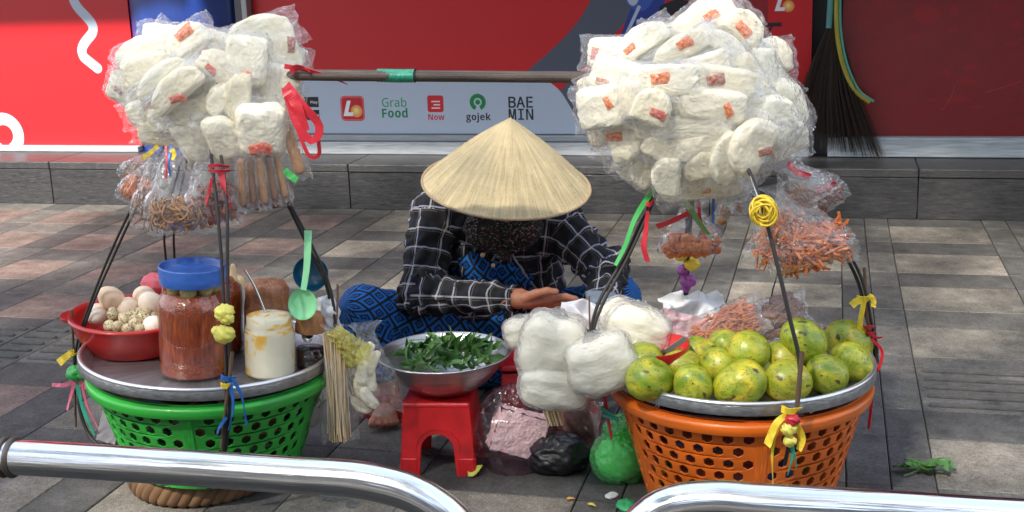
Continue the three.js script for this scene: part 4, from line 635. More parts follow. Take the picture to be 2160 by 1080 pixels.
{
  let G = straps('plastic_tie', 'yellow tie knotted on the left rope above the green tray edge', 'tie', [-1.0565, 0.3153, -2.835], [['tail', 'yellow', [[-1.0445, 0.3259, -2.83], [-1.0645, 0.3141, -2.825], [-1.0825, 0.2999, -2.82]], .012, .5, .02], ['wrap', 'yellow', [[-1.0605, 0.3241, -2.83], [-1.0453, 0.3198, -2.82], [-1.034, 0.3196, -2.83]], .008]]);
  G = straps('plastic_tie', 'green and pink plastic knots with dark tails on the left rope', 'tie', [-1.0485, 0.2727, -2.83], [['tail', 'pink', [[-1.0475, 0.2524, -2.82], [-1.0732, 0.245, -2.82], [-1.1047, 0.2461, -2.82]], .009, .5], ['tail', 'pink', [[-1.0498, 0.2524, -2.82], [-1.063, 0.2171, -2.82], [-1.0762, 0.1816, -2.82]], .009, 1], ['tail', 'pink', [[-1.0419, 0.2521, -2.82], [-1.0086, 0.2402, -2.8], [-0.9883, 0.2217, -2.8]], .02, .5, .012], ['tail', 'teal', [[-1.0453, 0.2523, -2.82], [-1.0346, 0.1898, -2.81], [-1.0074, 0.1245, -2.79]], .012, 1], ['tail', 'pink', [[-1.0311, 0.2493, -2.81], [-1.0185, 0.193, -2.8], [-0.9928, 0.1459, -2.78]], .006, 1]]);
  lumps(G, 'knot', 'green', [-1.0485, 0.2727, -2.83], [[[-1.0408, 0.2764, -2.815], .02, 1], [[-1.0261, 0.2729, -2.81], .014, 2], [[-1.0567, 0.2705, -2.82], .011, 5]]);
  G = thing('yellow_plastic_twist', 'two lemon yellow plastic twists tied to the front rope before the chilli jar', 'tie', [-0.6011, 0.4855, -2.48], 'plastic straps and ties'); lumps(G, 'twist', 'lemon', [-0.6011, 0.4855, -2.48], [[[-0.5978, 0.5053, -2.482], .019, 3], [[-0.5914, 0.4949, -2.475], .013, 7], [[-0.6009, 0.4605, -2.478], .02, 5], [[-0.6165, 0.4676, -2.48], .011, 9]]);
  G = straps('plastic_tie', 'blue string knotted on the front rope of the green basket', 'tie', [-0.603, 0.3631, -2.475], [['wrap', 'blue', [[-0.6188, 0.3654, -2.485], [-0.6022, 0.3641, -2.472], [-0.5893, 0.3612, -2.485]], .012], ['tail', 'blue', [[-0.5929, 0.3648, -2.475], [-0.578, 0.3307, -2.475], [-0.5753, 0.256, -2.49]], .008, 2], ['tail', 'blue', [[-0.5995, 0.3577, -2.475], [-0.5969, 0.3085, -2.48], [-0.6148, 0.2428, -2.5]], .011, 2], ['tail', 'blue', [[-0.6161, 0.2735, -2.49], [-0.6333, 0.2508, -2.495], [-0.642, 0.233, -2.5]], .007, 1], ['wrap', 'yellow', [[-0.6197, 0.3486, -2.482], [-0.6061, 0.3493, -2.47], [-0.5959, 0.3478, -2.482]], .012]]);
  G = straps('plastic_tie', 'yellow bow tied on the twig at the right rope of the orange basket', 'tie', [0.7639, 0.4492, -2.615], [['wrap', 'yellow', [[0.7523, 0.4468, -2.625], [0.7625, 0.4485, -2.61], [0.7834, 0.4478, -2.625]], .016], ['tail', 'yellow', [[0.7604, 0.4486, -2.61], [0.7461, 0.4448, -2.61], [0.736, 0.4355, -2.61]], .016, .4], ['tail', 'yellow', [[0.7627, 0.442, -2.61], [0.7576, 0.4078, -2.61], [0.756, 0.3716, -2.615]], .011, .5], ['tail', 'yellow', [[0.7725, 0.4588, -2.61], [0.7832, 0.4477, -2.61], [0.7838, 0.4305, -2.61]], .011, .5]]);
  G = straps('plastic_tie', 'red wrap and hanging red tail on the right rope of the orange basket', 'tie', [0.7768, 0.373, -2.615], [['wrap', 'red', [[0.769, 0.3811, -2.625], [0.775, 0.3833, -2.61], [0.7899, 0.3804, -2.625]], .012], ['wrap', 'red', [[0.7715, 0.3679, -2.625], [0.7776, 0.3691, -2.61], [0.7924, 0.3672, -2.625]], .01], ['tail', 'red', [[0.7775, 0.3724, -2.61], [0.7945, 0.3608, -2.61], [0.807, 0.3626, -2.61]], .006], ['tail', 'red', [[0.7848, 0.2628, -2.615], [0.7873, 0.2088, -2.61], [0.7815, 0.1492, -2.605]], .007, 1], ['loop', 'red', [[0.7822, 0.358, -2.61], [0.8061, 0.3299, -2.61], [0.8012, 0.2916, -2.61], [0.7886, 0.2738, -2.615]], .007]]);
  G = straps('plastic_tie', 'bunch of yellow, red and green ties on the front rope of the orange basket', 'tie', [0.5255, 0.3081, -2.265], [['tail', 'yellow', [[0.529, 0.3255, -2.27], [0.5025, 0.3089, -2.265], [0.484, 0.2585, -2.27]], .011, 1, .018], ['tail', 'yellow', [[0.5159, 0.326, -2.265], [0.4968, 0.2679, -2.27], [0.5042, 0.1522, -2.305]], .006, 2], ['tail', 'yellow', [[0.5318, 0.3127, -2.265], [0.5534, 0.2687, -2.275], [0.5475, 0.2441, -2.275]], .014, 1], ['tail', 'teal', [[0.5272, 0.2766, -2.27], [0.5354, 0.2446, -2.275], [0.5317, 0.1861, -2.295]], .008, 2], ['tail', 'teal', [[0.5225, 0.2768, -2.27], [0.5393, 0.2345, -2.275], [0.5459, 0.205, -2.285]], .006, 2], ['wrap', 'yellow', [[0.5116, 0.3321, -2.275], [0.5266, 0.3314, -2.26], [0.5485, 0.3288, -2.275]], .014]]);
  lumps(G, 'knot', 'red', [0.5255, 0.3081, -2.265], [[[0.5318, 0.3127, -2.265], .013, 4]]); lumps(G, 'knot', 'lemon', [0.5255, 0.3081, -2.265], [[[0.5248, 0.2934, -2.265], .014, 6], [[0.5283, 0.2667, -2.27], .012, 8]]);
  G = straps('plastic_strap', 'bright green strap running down the left rope of the right bunch', 'strap', [0.2732, 0.6754, -2.575], [['band', 'green', [[0.3155, 0.7297, -2.575], [0.2908, 0.7012, -2.57], [0.2619, 0.6575, -2.565], [0.2387, 0.598, -2.56], [0.2177, 0.5587, -2.555]], .013, .8, .008]]);
  G = straps('plastic_strap', 'olive strap slanting over the bag of orange fritters', 'strap', [0.4084, 0.6359, -2.745], [['band', 'olive', [[0.3787, 0.6749, -2.745], [0.4031, 0.6361, -2.745], [0.4422, 0.5778, -2.755], [0.4601, 0.5584, -2.765]], .014, .2, .01]]);
  G = straps('plastic_tie', 'red tie and tail on the left rope of the right bunch', 'tie', [0.2921, 0.6869, -2.565], [['wrap', 'red', [[0.2813, 0.6904, -2.575], [0.2915, 0.6859, -2.56], [0.3033, 0.6926, -2.575]], .009], ['tail', 'red', [[0.288, 0.6718, -2.565], [0.2836, 0.626, -2.565], [0.2793, 0.5953, -2.565], [0.2871, 0.562, -2.565]], .007, 1, .016]]);
  G = straps('plastic_tie', 'red strips above the bag of orange fritters', 'tie', [0.3899, 0.6161, -2.765], [['strip', 'red', [[0.3306, 0.5929, -2.765], [0.367, 0.608, -2.755], [0.4061, 0.6232, -2.765]], .012, .2], ['strip', 'red', [[0.4264, 0.6476, -2.765], [0.4271, 0.6113, -2.755], [0.4439, 0.5589, -2.765]], .008, 1]]);
  G = straps('plastic_tie', 'blue and green thin tails below the right bunch', 'tie', [0.4298, 0.678, -2.585], [['tail', 'blue', [[0.4297, 0.6882, -2.585], [0.4289, 0.6576, -2.585], [0.428, 0.637, -2.585]], .005], ['tail', 'green', [[0.4609, 0.6769, -2.585], [0.46, 0.6564, -2.585], [0.4562, 0.6381, -2.585]], .008]]);
  G = straps('plastic_tie', 'red plastic tails sticking out right of the snack stack on the right rope', 'tie', [0.5927, 0.7589, -2.495], [['tail', 'red', [[0.5677, 0.7727, -2.505], [0.5831, 0.7573, -2.495], [0.6098, 0.7483, -2.485]], .013, .5], ['tail', 'red', [[0.6247, 0.7107, -2.495], [0.6425, 0.7209, -2.49], [0.661, 0.7348, -2.485]], .015, .5, .009]]);
  G = thing('plastic_tie', 'yellow and purple plastic knots on the back rope above the mangoes', 'tie', [0.4143, 0.4535, -2.875], 'plastic straps and ties'); lumps(G, 'knot', 'yellow', [0.4143, 0.4535, -2.875], [[[0.4241, 0.4816, -2.85], .017, 2], [[0.3966, 0.5022, -2.845], .013, 4]]); lumps(G, 'knot', 'purple', [0.4143, 0.4535, -2.875], [[[0.4173, 0.4362, -2.865], .018, 6], [[0.4038, 0.4623, -2.865], .013, 8], [[0.412, 0.4149, -2.875], .011, 3]]); lumps(G, 'knot', 'pink', [0.4143, 0.4535, -2.875], [[[0.4074, 0.3774, -2.875], .009, 1]]);
  // yellow rubber bands
  const rb = [0.4847, 0.7111, -2.34], R = thing('rubber_bands', 'ball of yellow rubber bands hooked on the front rope of the right bunch', 'rubber bands', rb);
  for (let i = 0; i < 16; i++) { const a = i * .4; part(R, 'band', new THREE.TorusGeometry(.019 + (i % 4) * .0018, .0022, 6, 28), PL.yellow, [(i % 3 - 1) * .004, (i % 5 - 2) * .003, (i % 7 - 3) * .004], [Math.sin(a * 3) * .6, Math.cos(a * 2) * .9, a]); }
  part(R, 'steel_hook', tube([V([0.4731, 0.7656, -2.415]), V([0.4766, 0.739, -2.365]), V([0.4828, 0.7158, -2.34])].map(p => p.sub(V(rb))), .0018, 12, 6), STEEL);
}
// ---------------------------------------------------------------- mangoes on the right tray
{
  const mango = (() => { const g = new THREE.SphereGeometry(1, 36, 26), p = g.attributes.position; for (let i = 0; i < p.count; i++) { let x = p.getX(i), y = p.getY(i), z = p.getZ(i); const k = 1 - .1 * x + .04 * n3(x, y * 1.3, z); y = y * .87 * k + .05 * (1 - x * x); z *= .84 * k; const d = Math.hypot(x - 1, y - .02, z); const dim = -.06 * Math.exp(-d * d * 18); p.setXYZ(i, x * 1.05 + dim, y, z); } g.computeVertexNormals(); return g; })();
  const skin = s => tex(512, 256, (u, v) => {
    const b = tfbm(u, v, 4, s, 4), lent = tn(u, v, 90, s + 4), spot = tn(u, v, 26, s + 9) + .5 * tn(u, v, 52, s + 2), big = tfbm(u, v, 5, s + 17, 3), scuff = tfbm(u, v, 10, s + 40, 4);
    let c = [mix(.52, .78, .5 + b * 1.6), mix(.60, .74, .5 + b * 1.6), mix(.12, .24, .5 + b)];
    const bl = (t, k) => { c = c.map((x, i) => mix(x, t[i], k)); };
    bl([.78, .8, .32], sstep(.62, .75, lent) * .5); bl([.26, .19, .09], sstep(.6, .8, spot) * .8); bl([.2, .15, .08], sstep(.45, .6, tn(u, v, 60, s + 33)) * sstep(.0, .3, tn(u, v, 6, s + 50)) * .8); bl([.25, .18, .13], sstep(.34, .5, big + scuff * .4) * .85); bl([.47, .4, .18], sstep(.1, .35, scuff) * .4); return c;
  });
  const S = [3, 61, 127, 211].map((s, i) => phys([.78 + .04 * i, .84, .8], .38, { map: skin(s), clearcoat: .08, clearcoatRoughness: .3, bumpMap: fine, bumpScale: .0005 }));
  const M = [
    [[0.2746, 0.347, -2.42], .049, 0, 'green mango at the left front of the tray by the white bags'], [[0.3572, 0.3449, -2.4], .0455, 1, 'plain light green mango second from the left in the front row'],
    [[0.4519, 0.3422, -2.395], .0525, 2, 'mango with large brown scar in the middle of the front row'], [[0.5555, 0.3371, -2.41], .0475, 3, 'mango behind the front rope in the front row'],
    [[0.6445, 0.3377, -2.455], .0455, 1, 'yellowish mango with brown crown mark at the right of the front row'], [[0.717, 0.3332, -2.525], .0465, 0, 'mango at the right rim of the tray'],
    [[0.4891, 0.378, -2.485], .05, 1, 'large yellow-green mango lying on top in the middle of the heap'], [[0.6047, 0.3945, -2.505], .053, 0, 'speckled green mango on top at the right behind the front rope'],
    [[0.7393, 0.344, -2.635], .053, 2, 'brownish mottled mango at the back right of the heap'], [[0.4236, 0.3512, -2.485], .042, 1, 'yellowish mango wedged behind the front row left of the scarred one'],
    [[0.3488, 0.3492, -2.505], .042, 3, 'dark green mango in the shade beside the red bowl'], [[0.4013, 0.3442, -2.585], .044, 2, 'mottled mango deep in the heap left of the top one'],
    [[0.5584, 0.3521, -2.505], .044, 3, 'mango deep in the heap between the two top ones'], [[0.2646, 0.3608, -2.505], .046, 1, 'mango half hidden behind the white bag at the left'],
    [[0.4644, 0.3429, -2.615], .044, 0, 'mango at the back of the heap under the orange snack bag'], [[0.5137, 0.322, -2.505], .046, 3, 'mango at the bottom of the heap behind the scarred one'], [[0.6263, 0.3167, -2.555], .046, 0, 'mango at the bottom of the heap under the speckled top one']];
  M.forEach(([p, r, k, l], i) => { const m = new THREE.Mesh(mango, S[k]); m.name = numbered('mango'); m.userData = { label: l, category: 'mango', group: 'green mangoes on the right tray' }; m.position.set(...p); m.scale.setScalar(r * 1.05); m.rotation.set(i * 2.1, [.4, 1.9, 2.8, .2, 2.4, .6, 1.0, 2.2][i % 8], (i % 3 - 1) * .3); m.castShadow = m.receiveShadow = true; scene.add(m); });
  // snack bags lying behind the mangoes
  const lie = (label, p, w, h, ang, type, mat, n) => { const G = thing('snack_packet', label, 'snack bag', p, 'snack bags lying on the right tray'); G.rotation.set(-.5, 0, ang * D, 'YXZ'); const f = part(G, 'snack_pieces', pieces(type, n, n, -.9, -.1).translate(0, .5, 0).rotateZ(Math.PI / 2), SN[mat]); f.scale.set(w, h, h * .6); f.userData.kind = 'stuff'; part(G, 'film', FM[0][n % 5], FILM).scale.set(w * 1.05, h, h * .62); };
  lie('clear bag of orange shreds lying behind the mangoes', [0.4691, 0.3829, -2.655], .165, .095, 22, 'shred', 'orange', 340);
  lie('clear bag of brown fried crumbs lying right of the orange bag', [0.5874, 0.3835, -2.705], .15, .1, 14, 'chunk', 'brown', 150);
  lie('small bag of reddish snack at the back right of the mango tray', [0.7202, 0.3195, -2.765], .09, .05, 0, 'chunk', 'nut', 40);
  // red bowl with a knife
  const rb = [0.3153, 0.3734, -2.525], R = thing('red_dish', 'shallow red plastic dish between the white bag and the mangoes', 'dish', rb); R.rotation.set(.1, 0, .12);
  part(R, 'shell', lathe([[0, -.02], [.03, -.02], [.045, -.008], [.054, .016], [.057, .016], [.05, -.01], [.034, -.026], [0, -.026]], 48), phys([.62, .02, .02], .3, { clearcoat: .3 }));
  const kb = [0.3365, 0.3971, -2.495], K = thing('knife', 'dull steel knife blade lying in the red dish', 'knife', kb); part(K, 'blade', cbox(.055, .012, .003, .001), std([.22, .23, .21], .45, { metalness: .7 }), [0, 0, 0], [0, -.3, .65]); part(K, 'handle', cbox(.04, .013, .01, .004), std([.05, .03, .02], .6), [-.036, -.027, -.012], [0, -.3, .65]);
  const white = (label, p, sx, sy, sz, seed, rot) => {
    const G = thing('white_plastic_bag', label, 'bag', p, 'white plastic bags around the mango tray'); G.rotation.set(...rot);
    const dent = (g, amp) => { const q = g.attributes.position; for (let i = 0; i < q.count; i++) { const v = V(q.getX(i), q.getY(i), q.getZ(i)); const e = .62, m = Math.pow(Math.pow(Math.abs(v.x), 2 / e) + Math.pow(Math.abs(v.y), 2 / e) + Math.pow(Math.abs(v.z), 2 / e), e / 2); v.divideScalar(m); v.multiplyScalar(1 + amp * n3(v.x * 1.1 + seed, v.y * 1.1, v.z * 1.1)); q.setXYZ(i, v.x, v.y, v.z); } g.computeVertexNormals(); return g; };
    part(G, 'filling', dent(new THREE.SphereGeometry(1, 48, 32), .07), RICE[seed % 3]).scale.set(sx * .93, sy * .93, sz * .93);
    part(G, 'film', crumple(dent(new THREE.SphereGeometry(1, 96, 64), .07), .035, 3.6, seed + 3), MILK).scale.set(sx, sy, sz);
    const k = part(G, 'gathered_neck', crumple(new THREE.CylinderGeometry(.35, 1, 1, 48, 12, true), .22, 3, seed), MILK, [0, sy * 1.0, 0]); k.scale.set(sx * .3, sy * .28, sz * .3); return G;
  };
  const MILK = phys([.95, .95, .94], .16, { transmission: .8, thickness: 0, ior: 1.55, bumpMap: rep(creaseT, 3, 2), bumpScale: .008 });
  white('big white bag of noodles on the back left of the mango tray', [0.2583, 0.4058, -2.605], .079, .054, .06, 2, [0, 0, -.35]);
  white('round white bag hanging over the left rim of the mango tray', [0.1789, 0.3675, -2.485], .075, .062, .055, 5, [0, 0, .3]);
  white('largest white bag hanging left of the mango tray beside the steel wok', [0.0796, 0.3797, -2.555], .074, .08, .055, 8, [0, 0, -.2]);
  white('lower white bag with flat open corner below the others left of the mango tray', [0.0815, 0.3043, -2.525], .078, .048, .045, 11, [0, 0, -.15]);
  white('white bag half hidden behind the largest one at the edge of the wok', [0.0172, 0.3914, -2.645], .042, .036, .04, 14, [0, 0, .2]);
  // neck of the hanging bags, tied to the rope
  straps('bag_neck', 'gathered clear plastic necks tying the white bags to the left rope', 'tie', [0.1755, 0.2557, -2.545], [['neck', 'clear', [[0.1635, 0.4201, -2.535], [0.1648, 0.3778, -2.535], [0.1593, 0.3567, -2.535]], .02, 1], ['neck', 'clear', [[0.1756, 0.2792, -2.54], [0.1686, 0.2123, -2.545], [0.1745, 0.1528, -2.555]], .03, 2], ['neck', 'red', [[0.1884, 0.2752, -2.535], [0.1952, 0.2241, -2.54], [0.203, 0.1725, -2.545]], .008, 1]]);
  // sheets of white plastic behind
  const sheet = (label, p, w, h, seed, rot, m) => { const g = new THREE.PlaneGeometry(w, h, 30, 24), q = g.attributes.position; for (let i = 0; i < q.count; i++) { const x = q.getX(i) * 22, y = q.getY(i) * 22; q.setZ(i, .035 * n3(x * .35 + seed, y * .35, 1) + .012 * ridge(x * .8, y * .8, seed) + .02 * n3(x, y, seed)); } g.computeVertexNormals(); const o = new THREE.Mesh(g, m); o.name = numbered('plastic_sheet'); o.userData = { label, category: 'plastic sheet', group: 'loose plastic around the trays' }; o.position.set(...p); o.rotation.set(...rot); o.castShadow = o.receiveShadow = true; scene.add(o); };
  sheet('crumpled white plastic sheet behind the orange snack bag', [0.4225, 0.3831, -2.765], .15, .11, 3, [-.6, .2, .1], phys([.85, .87, .88], .4, { transmission: .35, thickness: 0 }));
  sheet('pinkish clear plastic beside the big white bag on the mango tray', [0.3669, 0.3725, -2.665], .12, .09, 9, [-.5, -.3, -.3], phys([.9, .6, .62], .3, { transmission: .6, thickness: 0 }));
  sheet('white paper bag corner behind the rope by the hand', [0.1461, 0.4055, -2.685], .09, .06, 15, [-.7, 0, -.2], phys([.85, .85, .9], .5, { transmission: .3, thickness: 0 }));
}

// ---------------------------------------------------------------- between the baskets: stool, wok, bags
{
  const red = phys([.76, .016, .022], .32, { clearcoat: .35, clearcoatRoughness: .25, map: rep(fineC, 2, 2), bumpMap: fine, bumpScale: .0004 });
  const sp = [-.185, 0, -2.86], G = thing('plastic_stool', 'red plastic stool carrying the steel wok', 'stool', sp); G.rotation.y = -.1;
  const H = .182, T = .079, Bq = .09;
  part(G, 'seat', cbox(T * 2 + .006, .016, T * 2 + .006, .007), red, [0, H - .008, 0]);
  // four aprons, each with an arched opening that leaves the legs
  const sh = new THREE.Shape([[-Bq, 0], [-.046, 0]].map(a => new THREE.Vector2(...a))); sh.lineTo(-.04, .065); sh.absarc(0, .065, .04, Math.PI, 0, true); sh.lineTo(.046, 0); sh.lineTo(Bq, 0); sh.lineTo(T, H - .012); sh.lineTo(-T, H - .012);
  const side = new THREE.ExtrudeGeometry(sh, { depth: .0035, bevelEnabled: true, bevelSize: .001, bevelThickness: .001, bevelSegments: 1, curveSegments: 24 }), sp2 = side.attributes.position; for (let i = 0; i < sp2.count; i++) { const y = sp2.getY(i); sp2.setZ(i, sp2.getZ(i) + mix(Bq, T, y / H) - .0035); } side.computeVertexNormals();
  const band = new THREE.Shape(); band.absarc(0, .065, .056, Math.PI, 0, true); band.absarc(0, .065, .051, 0, Math.PI, false);
  for (let k = 0; k < 4; k++) {
    part(G, 'side_panel', side, red, [0, 0, 0], [0, k * Math.PI / 2, 0]);
    const c = part(G, 'arch_rib', (() => { const g = new THREE.ExtrudeGeometry(band, { depth: .002, bevelEnabled: false, curveSegments: 24 }), p = g.attributes.position; for (let i = 0; i < p.count; i++) p.setZ(i, p.getZ(i) + mix(Bq, T, p.getY(i) / H) + .0012); g.computeVertexNormals(); return g; })(), red, [0, 0, 0], [0, k * Math.PI / 2, 0]);
    for (const s of [-1, 1]) part(G, 'foot', cbox(.038, .045, .012, .003), red, [Math.cos(k * Math.PI / 2) * s * .0685 + Math.sin(k * Math.PI / 2) * (Bq - .0045), .0225, -Math.sin(k * Math.PI / 2) * s * .0685 + Math.cos(k * Math.PI / 2) * (Bq - .0045)], [0, k * Math.PI / 2, 0]);
  }
  const wp = [-.172, .1825, -2.87], Wk = thing('steel_wok', 'brushed steel wok bowl of green herbs on the red stool', 'wok', wp); const brushed = std([.56, .56, .57], .26, { metalness: 1, roughnessMap: null, bumpMap: rep(tex(8, 256, (u, v) => { const g = .5 + (rnd() - .5) * .9; return [g, g, g]; }, false), 1, 6), bumpScale: .0004 });
  part(Wk, 'bowl', lathe([[0, .002], [.045, .002], [.07, .008], [.105, .032], [.135, .066], [.152, .093], [.158, .098], [.162, .098], [.163, .094], [.155, .09], [.139, .066], [.108, .03], [.072, .005], [.045, 0], [0, 0]], 96), brushed);
  // herbs: leaves on stems
  const leaf = (() => { const g = new THREE.PlaneGeometry(1, 1, 6, 2), p = g.attributes.position; for (let i = 0; i < p.count; i++) { const x = p.getX(i) + .5, y = p.getY(i); const w = Math.sin(Math.PI * Math.pow(x, .8)) * .36; p.setXYZ(i, x, y * 2 * w * .5 + 0, .12 * Math.sin(x * 3) + Math.abs(y) * .25 * w * 2); } g.computeVertexNormals(); return g; })();
  const lm = [[.05, .16, .02], [.035, .12, .018], [.09, .22, .035]].map(c => phys(c, .4, { transmission: .15, thickness: 0, map: fineC }));
  const hb = [wp[0], wp[1] + .05, wp[2]], Hb = thing('herb_heap', 'heap of fresh green herb leaves lying in the steel wok', 'herbs', hb), q = mulberry(23);
  for (let i = 0; i < 190; i++) { const a = q() * 6.3, r = Math.sqrt(q()) * .108, s = .03 + q() * .03, y = .018 + (1 - r / .11) * .03 * q() + r * .12 + q() * .012; const o = part(Hb, 'leaf', leaf, lm[i % 3], [Math.cos(a) * r * 1.0 + .012, y, Math.sin(a) * r * .9], [q() * 2 - 1.5, q() * 6.3, q() * 1.6 - .5]); o.scale.set(s, s * .95, s); }
  for (let i = 0; i < 14; i++) { const a = q() * 6.3, r = .05; part(Hb, 'stem', tube([V(0, 0, 0), V(.04, .012, .005), V(.08, .01, 0)], .0016, 8, 5), lm[2], [Math.cos(a) * r, .03 + q() * .02, Math.sin(a) * r], [0, q() * 6, 0]); }
  // second red stool half hidden behind, under the hanging white bags
  const s2 = thing('plastic_stool', 'second red stool mostly hidden behind the wok and the white bags', 'stool', [.045, 0, -2.98]); part(s2, 'seat', cbox(.17, .016, .17, .007), red, [0, .22, 0]); for (let k = 0; k < 4; k++) part(s2, 'side_panel', side, red, [0, 0, 0], [0, k * Math.PI / 2, 0]).scale.set(1, 1.2, 1);
}
const crumpledBag = (name, label, cat, p, s, seed, m, amp = .12, freq = 2.2, rot = [0, 0, 0], group) => { const G = thing(name, label, cat, p, group); const g = crumple(new THREE.SphereGeometry(1, 64, 44), amp, freq, seed); const q = g.attributes.position; for (let i = 0; i < q.count; i++) if (q.getY(i) < -.78) q.setY(i, -.78 - .04 * (q.getY(i) + .78)); g.computeVertexNormals(); const o = part(G, 'film', g, m, [0, s[1] * .78, 0]); o.scale.set(...s); o.rotation.set(...rot); return G; };
{
  const gy = .001;
  // pink-tinted bag of wrapped paper, black bag, clear snack bag and green bag on the ground
  let G = crumpledBag('pink_plastic_bag', 'pinkish see-through plastic bag of white packs on the ground right of the red stool', 'bag', [-0.0086, 0, -2.8091], [.092, .115, .075], 3, filmTint([.93, .8, .88], .2), .1, 2.4, [0, .2, .05]);
  part(G, 'wrapped_paper', crumple(new THREE.BoxGeometry(1, 1, 1, 14, 14, 6), .05, 3, 2), phys([.92, .9, .95], .5, { map: ricePaper, bumpMap: riceBump, bumpScale: .004 }), [.008, .092, .004], [-.1, .15, -.35]).scale.set(.12, .1, .06);
  G = crumpledBag('black_plastic_bag', 'low black plastic bag lying on the ground between the pink and green bags', 'bag', [0.0959, 0, -2.7858], [.075, .05, .06], 7, phys([.008, .008, .01], .4), .13, 1.1);
  G = crumpledBag('clear_plastic_bag', 'clear bag of brownish scraps standing behind the black bag', 'bag', [0.1414, 0, -2.8839], [.06, .105, .05], 12, filmTint([.9, .78, .78], .18), .14, 2.6);
  part(G, 'scraps', crumple(new THREE.SphereGeometry(1, 30, 20), .2, 3, 5), phys([.26, .17, .15], .6, { map: rep(fineC, 3, 3) }), [0, .07, 0]).scale.set(.046, .065, .036);
  G = crumpledBag('green_plastic_bag', 'bright green knotted plastic bag on the ground against the orange basket', 'bag', [0.2359, 0, -2.7239], [.067, .066, .06], 4, phys([.3, .9, .36], .16, { transmission: .75, thickness: 0, bumpMap: rep(creaseT, 2, 1), bumpScale: .004 }), .1, 2.6);
  part(G, 'knot_top', crumple(new THREE.SphereGeometry(1, 40, 28), .2, 2.4, 9), phys([.3, .9, .36], .16, { transmission: .75, thickness: 0, bumpMap: rep(creaseT, 2, 1), bumpScale: .004 }), [.012, .12, -.01]).scale.set(.045, .03, .035);
  part(G, 'filling', crumple(new THREE.SphereGeometry(1, 30, 20), .12, 2, 6), phys([.72, .9, .7], .6), [0, .05, 0]).scale.set(.056, .05, .05);
  const CLIP = thing('clothes_peg', 'pair of green clothes pegs at the left rim of the orange basket', 'peg', [0.1922, 0.2431, -2.525]); for (const k of [0, 1]) part(CLIP, 'peg', cbox(.034, .008, .008, .002), PL.teal, [k * .008, -.012 * k, .004 * k], [0, 0, -.6 + k * .25]);
  const CK = thing('noodle_bundle', 'short pale bundle of sticks under the lower white bag', 'stick bundle', [0.0776, 0.2201, -2.585]); for (let i = 0; i < 19; i++) { const a = i * 2.4, r = .0042 * Math.sqrt(i); part(CK, 'stick', new THREE.CylinderGeometry(.0025, .0025, .05, 6), std([.72, .56, .34], .7), [Math.cos(a) * r, 0, Math.sin(a) * r], [0, 0, .25]); }
  // bag of skewers hanging by the left tray
  const stick = new THREE.CylinderGeometry(.0016, .0016, .24, 5), sm = [[.66, .5, .3], [.58, .42, .24], [.72, .58, .37]].map(c => std(c, .75)), sb = [-0.4127, 0.27, -2.72], SK = thing('skewer_bag', 'clear bag of bamboo skewers under yellow plastic hanging right of the green basket', 'skewers', sb), q = mulberry(41);
  for (let i = 0; i < 120; i++) { const a = q() * 6.3, r = Math.sqrt(q()); part(SK, 'skewer', stick, sm[i % 3], [Math.cos(a) * r * .026 + .002, -.02 + (q() - .5) * .03, Math.sin(a) * r * .018], [(q() - .5) * .08, 0, -.02 + (q() - .5) * .12]); }
  part(SK, 'film', HANG[1], FILM, [0, .13, 0]).scale.set(.085, .285, .06);
  part(SK, 'yellow_plastic', crumple(crumple(new THREE.CylinderGeometry(.35, 1, 2, 60, 30, true), .28, 1.4, 3), .12, 4, 8), filmTint([.88, .84, .3], .3, .75), [.03, .085, .006], [0, 0, .75]).scale.set(.03, .045, .028);
  const wb = [-0.3329, 0.2717, -2.74], WB = thing('white_packet_bag', 'clear bag of folded white packets hanging between the skewers and the wok', 'bag', wb);
  part(WB, 'film', HANG[2], FILM, [-.012, .125, 0], [0, 0, .1]).scale.set(.115, .225, .07);
  for (let i = 0; i < 7; i++) part(WB, 'white_packet', CH[1][i % 5], RICE[i % 3], [-.012 + (i % 2) * .02 - .003 * i, .05 - i * .02, .006 * (i % 3)], [0, .2, .9 + i * .25]).scale.set(.07, .035, .025);
  const cb = [-0.4881, 0.1809, -2.78], CB = thing('clear_plastic_bag', 'empty clear plastic bag hanging at the right side of the green basket', 'bag', cb); part(CB, 'film', HANG[0], FILM, [0, .09, 0]).scale.set(.06, .15, .045);
  part(CB, 'scrap', crumple(new THREE.SphereGeometry(1, 20, 14), .15, 3, 2), phys([.4, .42, .38], .6), [0, -.015, 0]).scale.set(.02, .03, .013);
  const wp = [-1.0609, 0, -3.0549], WP = thing('paper_scrap', 'white paper scrap standing at the left foot of the green basket', 'paper', wp); part(WP, 'sheet', crumple(new THREE.BoxGeometry(.05, .09, .012, 8, 12, 2), .004, 30, 3), phys([.8, .72, .72], .7), [0, .05, 0], [0, 0, -.3]);
  // contents packed inside the baskets
  const mess = (label, c, R, y0, y1, cols, n, seed) => { const G = thing('packed_goods', label, 'packed goods', [c[0], y0, c[1]], 'goods packed inside the baskets'), qq = mulberry(seed); const ms = cols.map(k => phys(k, .4)); for (let i = 0; i < n; i++) { const a = qq() * 6.3, r = R * (.55 + .4 * qq()), s = .03 + qq() * .03; const y = mix(0, y1 - y0 - .09, qq()); part(G, 'pack', crumple(new THREE.SphereGeometry(1, 14, 10), .2, 1.6, i), ms[i % ms.length], [Math.sin(a) * r, y + .03, Math.cos(a) * r]).scale.set(s, s * .8, s); } };
  mess('coloured packs showing through the holes of the orange basket', [RX, RZ], .17, .03, .25, [[.14, .02, .05], [.3, .05, .05], [.05, .09, .3], [.05, .25, .08], [.3, .26, .2], [.12, .08, .08], [.35, .2, .05]], 60, 3);
  mess('brownish packs showing through the holes of the green basket', [LX, LZ], .18, .08, .27, [[.18, .05, .03], [.1, .1, .1], [.24, .1, .05], [.28, .26, .22]], 56, 9);
}
